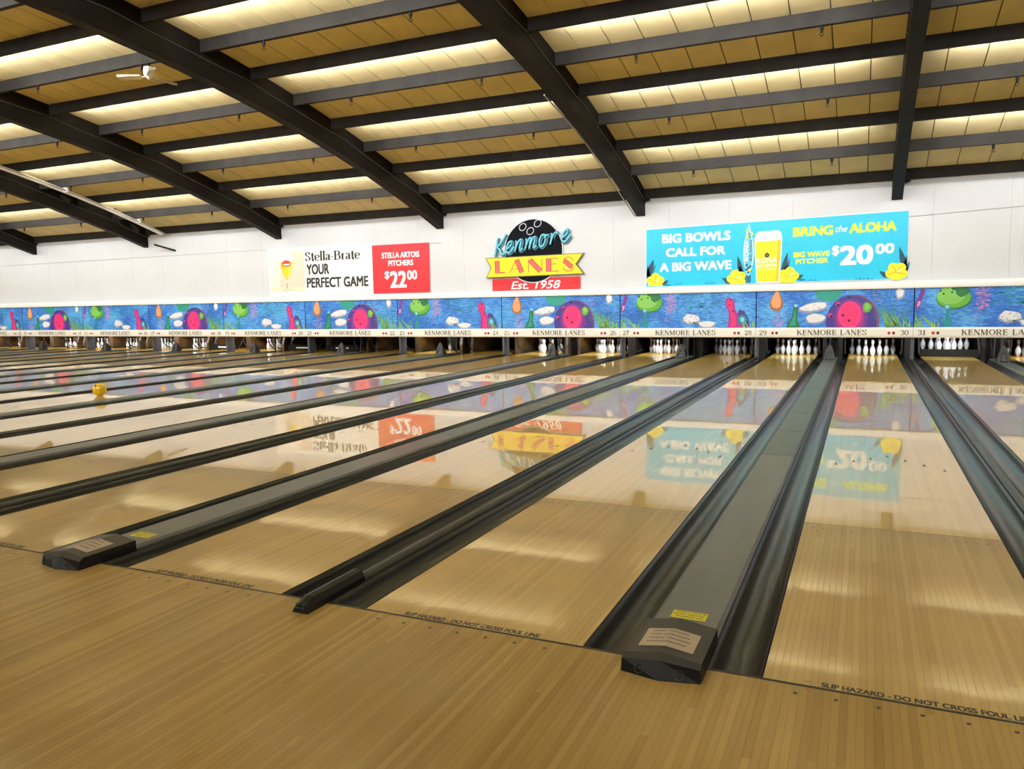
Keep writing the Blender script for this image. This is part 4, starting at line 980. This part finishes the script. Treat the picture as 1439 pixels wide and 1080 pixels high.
# --- ball sign
o = (-7.75, YW, 2.75)
t = thing('wall_sign', 'round black bowling ball sign with blue script and yellow ribbon on the back wall', 'sign', o)
yb = YW-.06
mb = MB(); mb.disc(-7.75, 2.78, .85, .85, yb+.0, 1, 48, t=.04); mb.disc(-7.75, 2.78, .825, .825, yb-.004, 0, 48)
loc(mb).obj('ball_disc', [mat('ballblack', srgb(20, 22, 28), .8, spec=.08), pm('signrim', 200, 204, 208)], t)
mb = MB()
for cx, cz in ((-8.04, 3.418), (-7.606, 3.49), (-7.822, 3.30)):
    ring = [(cx+.11*math.cos(a)*.9, cz+.09*math.sin(a)+.02*math.cos(a)) for a in [2*PI*j/18 for j in range(19)]]; mb.line(ring, .022, yb-.006, 0)
loc(mb).obj('finger_hole_rings', pm('ringgrey', 176, 180, 186), t, kind='stuff')
# script lettering: raised tubes
def sx(pts, x, z, s, sl=.16, rise=.14):
    return [(x+(a+b*sl)*s, z+b*s+(x+a*s+8.86)*rise) for a, b in pts]
strokes = []
zb = 2.70; s_ = .46
strokes.append(sx([(.0, -.05), (.03, .5), (.06, 1.02)], -8.86, zb, s_)); strokes.append(sx([(.58, 1.12), (.30, .66), (.08, .48)], -8.86, zb, s_)); strokes.append(sx([(.08, .48), (.30, .22), (.42, .02), (.56, -.04), (.7, .1)], -8.86, zb, s_))
e_ = [(.0, .22), (.18, .30), (.34, .46), (.30, .62), (.16, .60), (.04, .36), (.06, .10), (.20, -.02), (.36, .06), (.52, .30)]
n_ = [(.0, .62), (.04, .3), (.0, -.02), (.06, .3), (.20, .58), (.32, .60), (.34, .40), (.30, .12), (.36, -.02), (.50, .10)]
m_ = [(.0, .62), (.04, .3), (.0, -.02), (.06, .3), (.18, .58), (.28, .58), (.29, .36), (.26, -.02), (.32, .3), (.44, .58), (.54, .58), (.56, .36), (.52, .10), (.58, -.02), (.70, .10)]
o_ = [(.30, .58), (.14, .62), (.02, .40), (.04, .10), (.18, -.04), (.34, .10), (.38, .36), (.30, .58), (.42, .54), (.56, .56)]
r_ = [(.0, .62), (.04, .3), (.0, -.02), (.06, .32), (.18, .58), (.32, .60), (.36, .50)]
for gl, x in ((e_, -8.55), (n_, -8.27), (m_, -7.97), (o_, -7.58), (r_, -7.25), (e_, -6.95)): strokes.append(sx(gl, x, zb+.0, s_*(1.0)))
mb = MB(); mw = MB()
for st in strokes:
    cs = catmull(st, 5)
    mb.tube([(a, yb-.035, b) for a, b in cs], .026, 7); mw.line([(a+.012, b-.012) for a, b in cs], .10, yb-.008, 0)
loc(mw).obj('script_backing', pm('tealdark', 64, 120, 140), t); loc(mb).obj('script_lettering', mat('script_blue', srgb(112, 196, 218), .3), t, kind='stuff', smooth=True)
# ribbon
mb = MB(); yr = yb-.03
mb.poly([(-9.17, 2.64), (-6.30, 2.665), (-6.52, 2.39), (-6.30, 2.125), (-9.17, 2.10), (-9.0, 2.37)], yr, 1, t=.03)
mb.v = [((x+7.75)*.985-7.75 if y < yr+.001 else x, y, z) for x, y, z in mb.v]
mb.poly([(-9.12, 2.62), (-6.36, 2.645), (-6.56, 2.39), (-6.36, 2.145), (-9.12, 2.12), (-8.96, 2.37)], yr-.002, 0)
loc(mb).obj('ribbon', [pm('ribbon', 250, 214, 0), pm('ribbonedge', 120, 110, 60)], t)
mb = MB(); yl = yr-.004
def stem(x0, z0, x1, z1, wd):
    mb.line([(x0, z0), (x1, z1)], wd, yl, 0)
    dx, dz = x1-x0, z1-z0; l = math.hypot(dx, dz); nx, nz = -dz/l, dx/l
    for off in (-.17, .17): mb.line([(x0+nx*wd*off, z0+nz*wd*off), (x1+nx*wd*off, z1+nz*wd*off)], wd*.07, yl-.001, 1)
LZ, HZ = 2.215, 2.565
stem(-8.80, LZ, -8.80, HZ-.01, .14); mb.line([(-8.73, LZ+.02), (-8.57, LZ+.02)], .03, yl, 0)
mb.line([(-8.43, LZ), (-8.24, HZ)], .018, yl, 0); stem(-8.07, LZ, -8.22, HZ, .14); mb.line([(-8.38, LZ+.10), (-8.13, LZ+.10)], .018, yl, 0)
mb.line([(-7.875, LZ), (-7.875, HZ)], .02, yl, 0); stem(-7.84, HZ-.02, -7.53, LZ+.02, .14); mb.line([(-7.49, LZ), (-7.49, HZ)], .02, yl, 0)
stem(-7.30, LZ, -7.30, HZ, .15)
for z in (LZ+.01, (LZ+HZ)/2+.02, HZ-.01): mb.line([(-7.225, z), (-7.02 if z != (LZ+HZ)/2+.02 else -7.07, z)], .02, yl, 0)
stem(-6.87, HZ-.07, -6.64, LZ+.09, .13); mb.line(catmull([(-6.88, HZ-.07), (-6.84, HZ-.01), (-6.74, HZ+.01), (-6.64, HZ-.03), (-6.62, HZ-.09)], 4), .02, yl, 0); mb.line(catmull([(-6.62, LZ+.09), (-6.66, LZ+.01), (-6.76, LZ), (-6.87, LZ+.04), (-6.89, LZ+.1)], 4), .02, yl, 0)
loc(mb).obj('ribbon_lettering', [pm('letterred', 196, 44, 66), pm('stripe', 246, 190, 120)], t, kind='stuff')
# --- red strip banner
o = (-7.7, YS, 1.74)
t = thing('wall_banner', 'small red strip banner reading Est. 1958 below the ball sign', 'banner', o)
mb = MB(); nx = 20
for i in range(nx+1):
    x = -8.98+2.54*i/nx; d = .010*abs(math.sin(i*.9))
    mb.v += [(x, YS-.004-d*.4, 1.735), (x, YS-.004+d*.2, 1.9), (x, YS-.004-d*.3, 2.07)]
for i in range(nx):
    a = i*3; mb.face([a, a+3, a+4, a+1]); mb.face([a+1, a+4, a+5, a+2])
k = len(mb.v); mb.v += [(x, y+.006, z) for x, y, z in mb.v[:k]]
for i in range(nx):
    a = k+i*3; mb.face([a, a+1, a+4, a+3]); mb.face([a+1, a+2, a+5, a+4]); mb.face([k+i*3+2, i*3+2, i*3+5, k+i*3+5])
loc(mb).obj('sheet', pm('estred', 206, 24, 34), t)
mb = MB(); text(mb, 'Est. 1958', -8.42, -6.99, 1.775, 1.99, YS-.014, 0, bold=.015, shear=.25); loc(mb).obj('white_lettering', pm('pure', 248, 246, 244), t, kind='stuff')
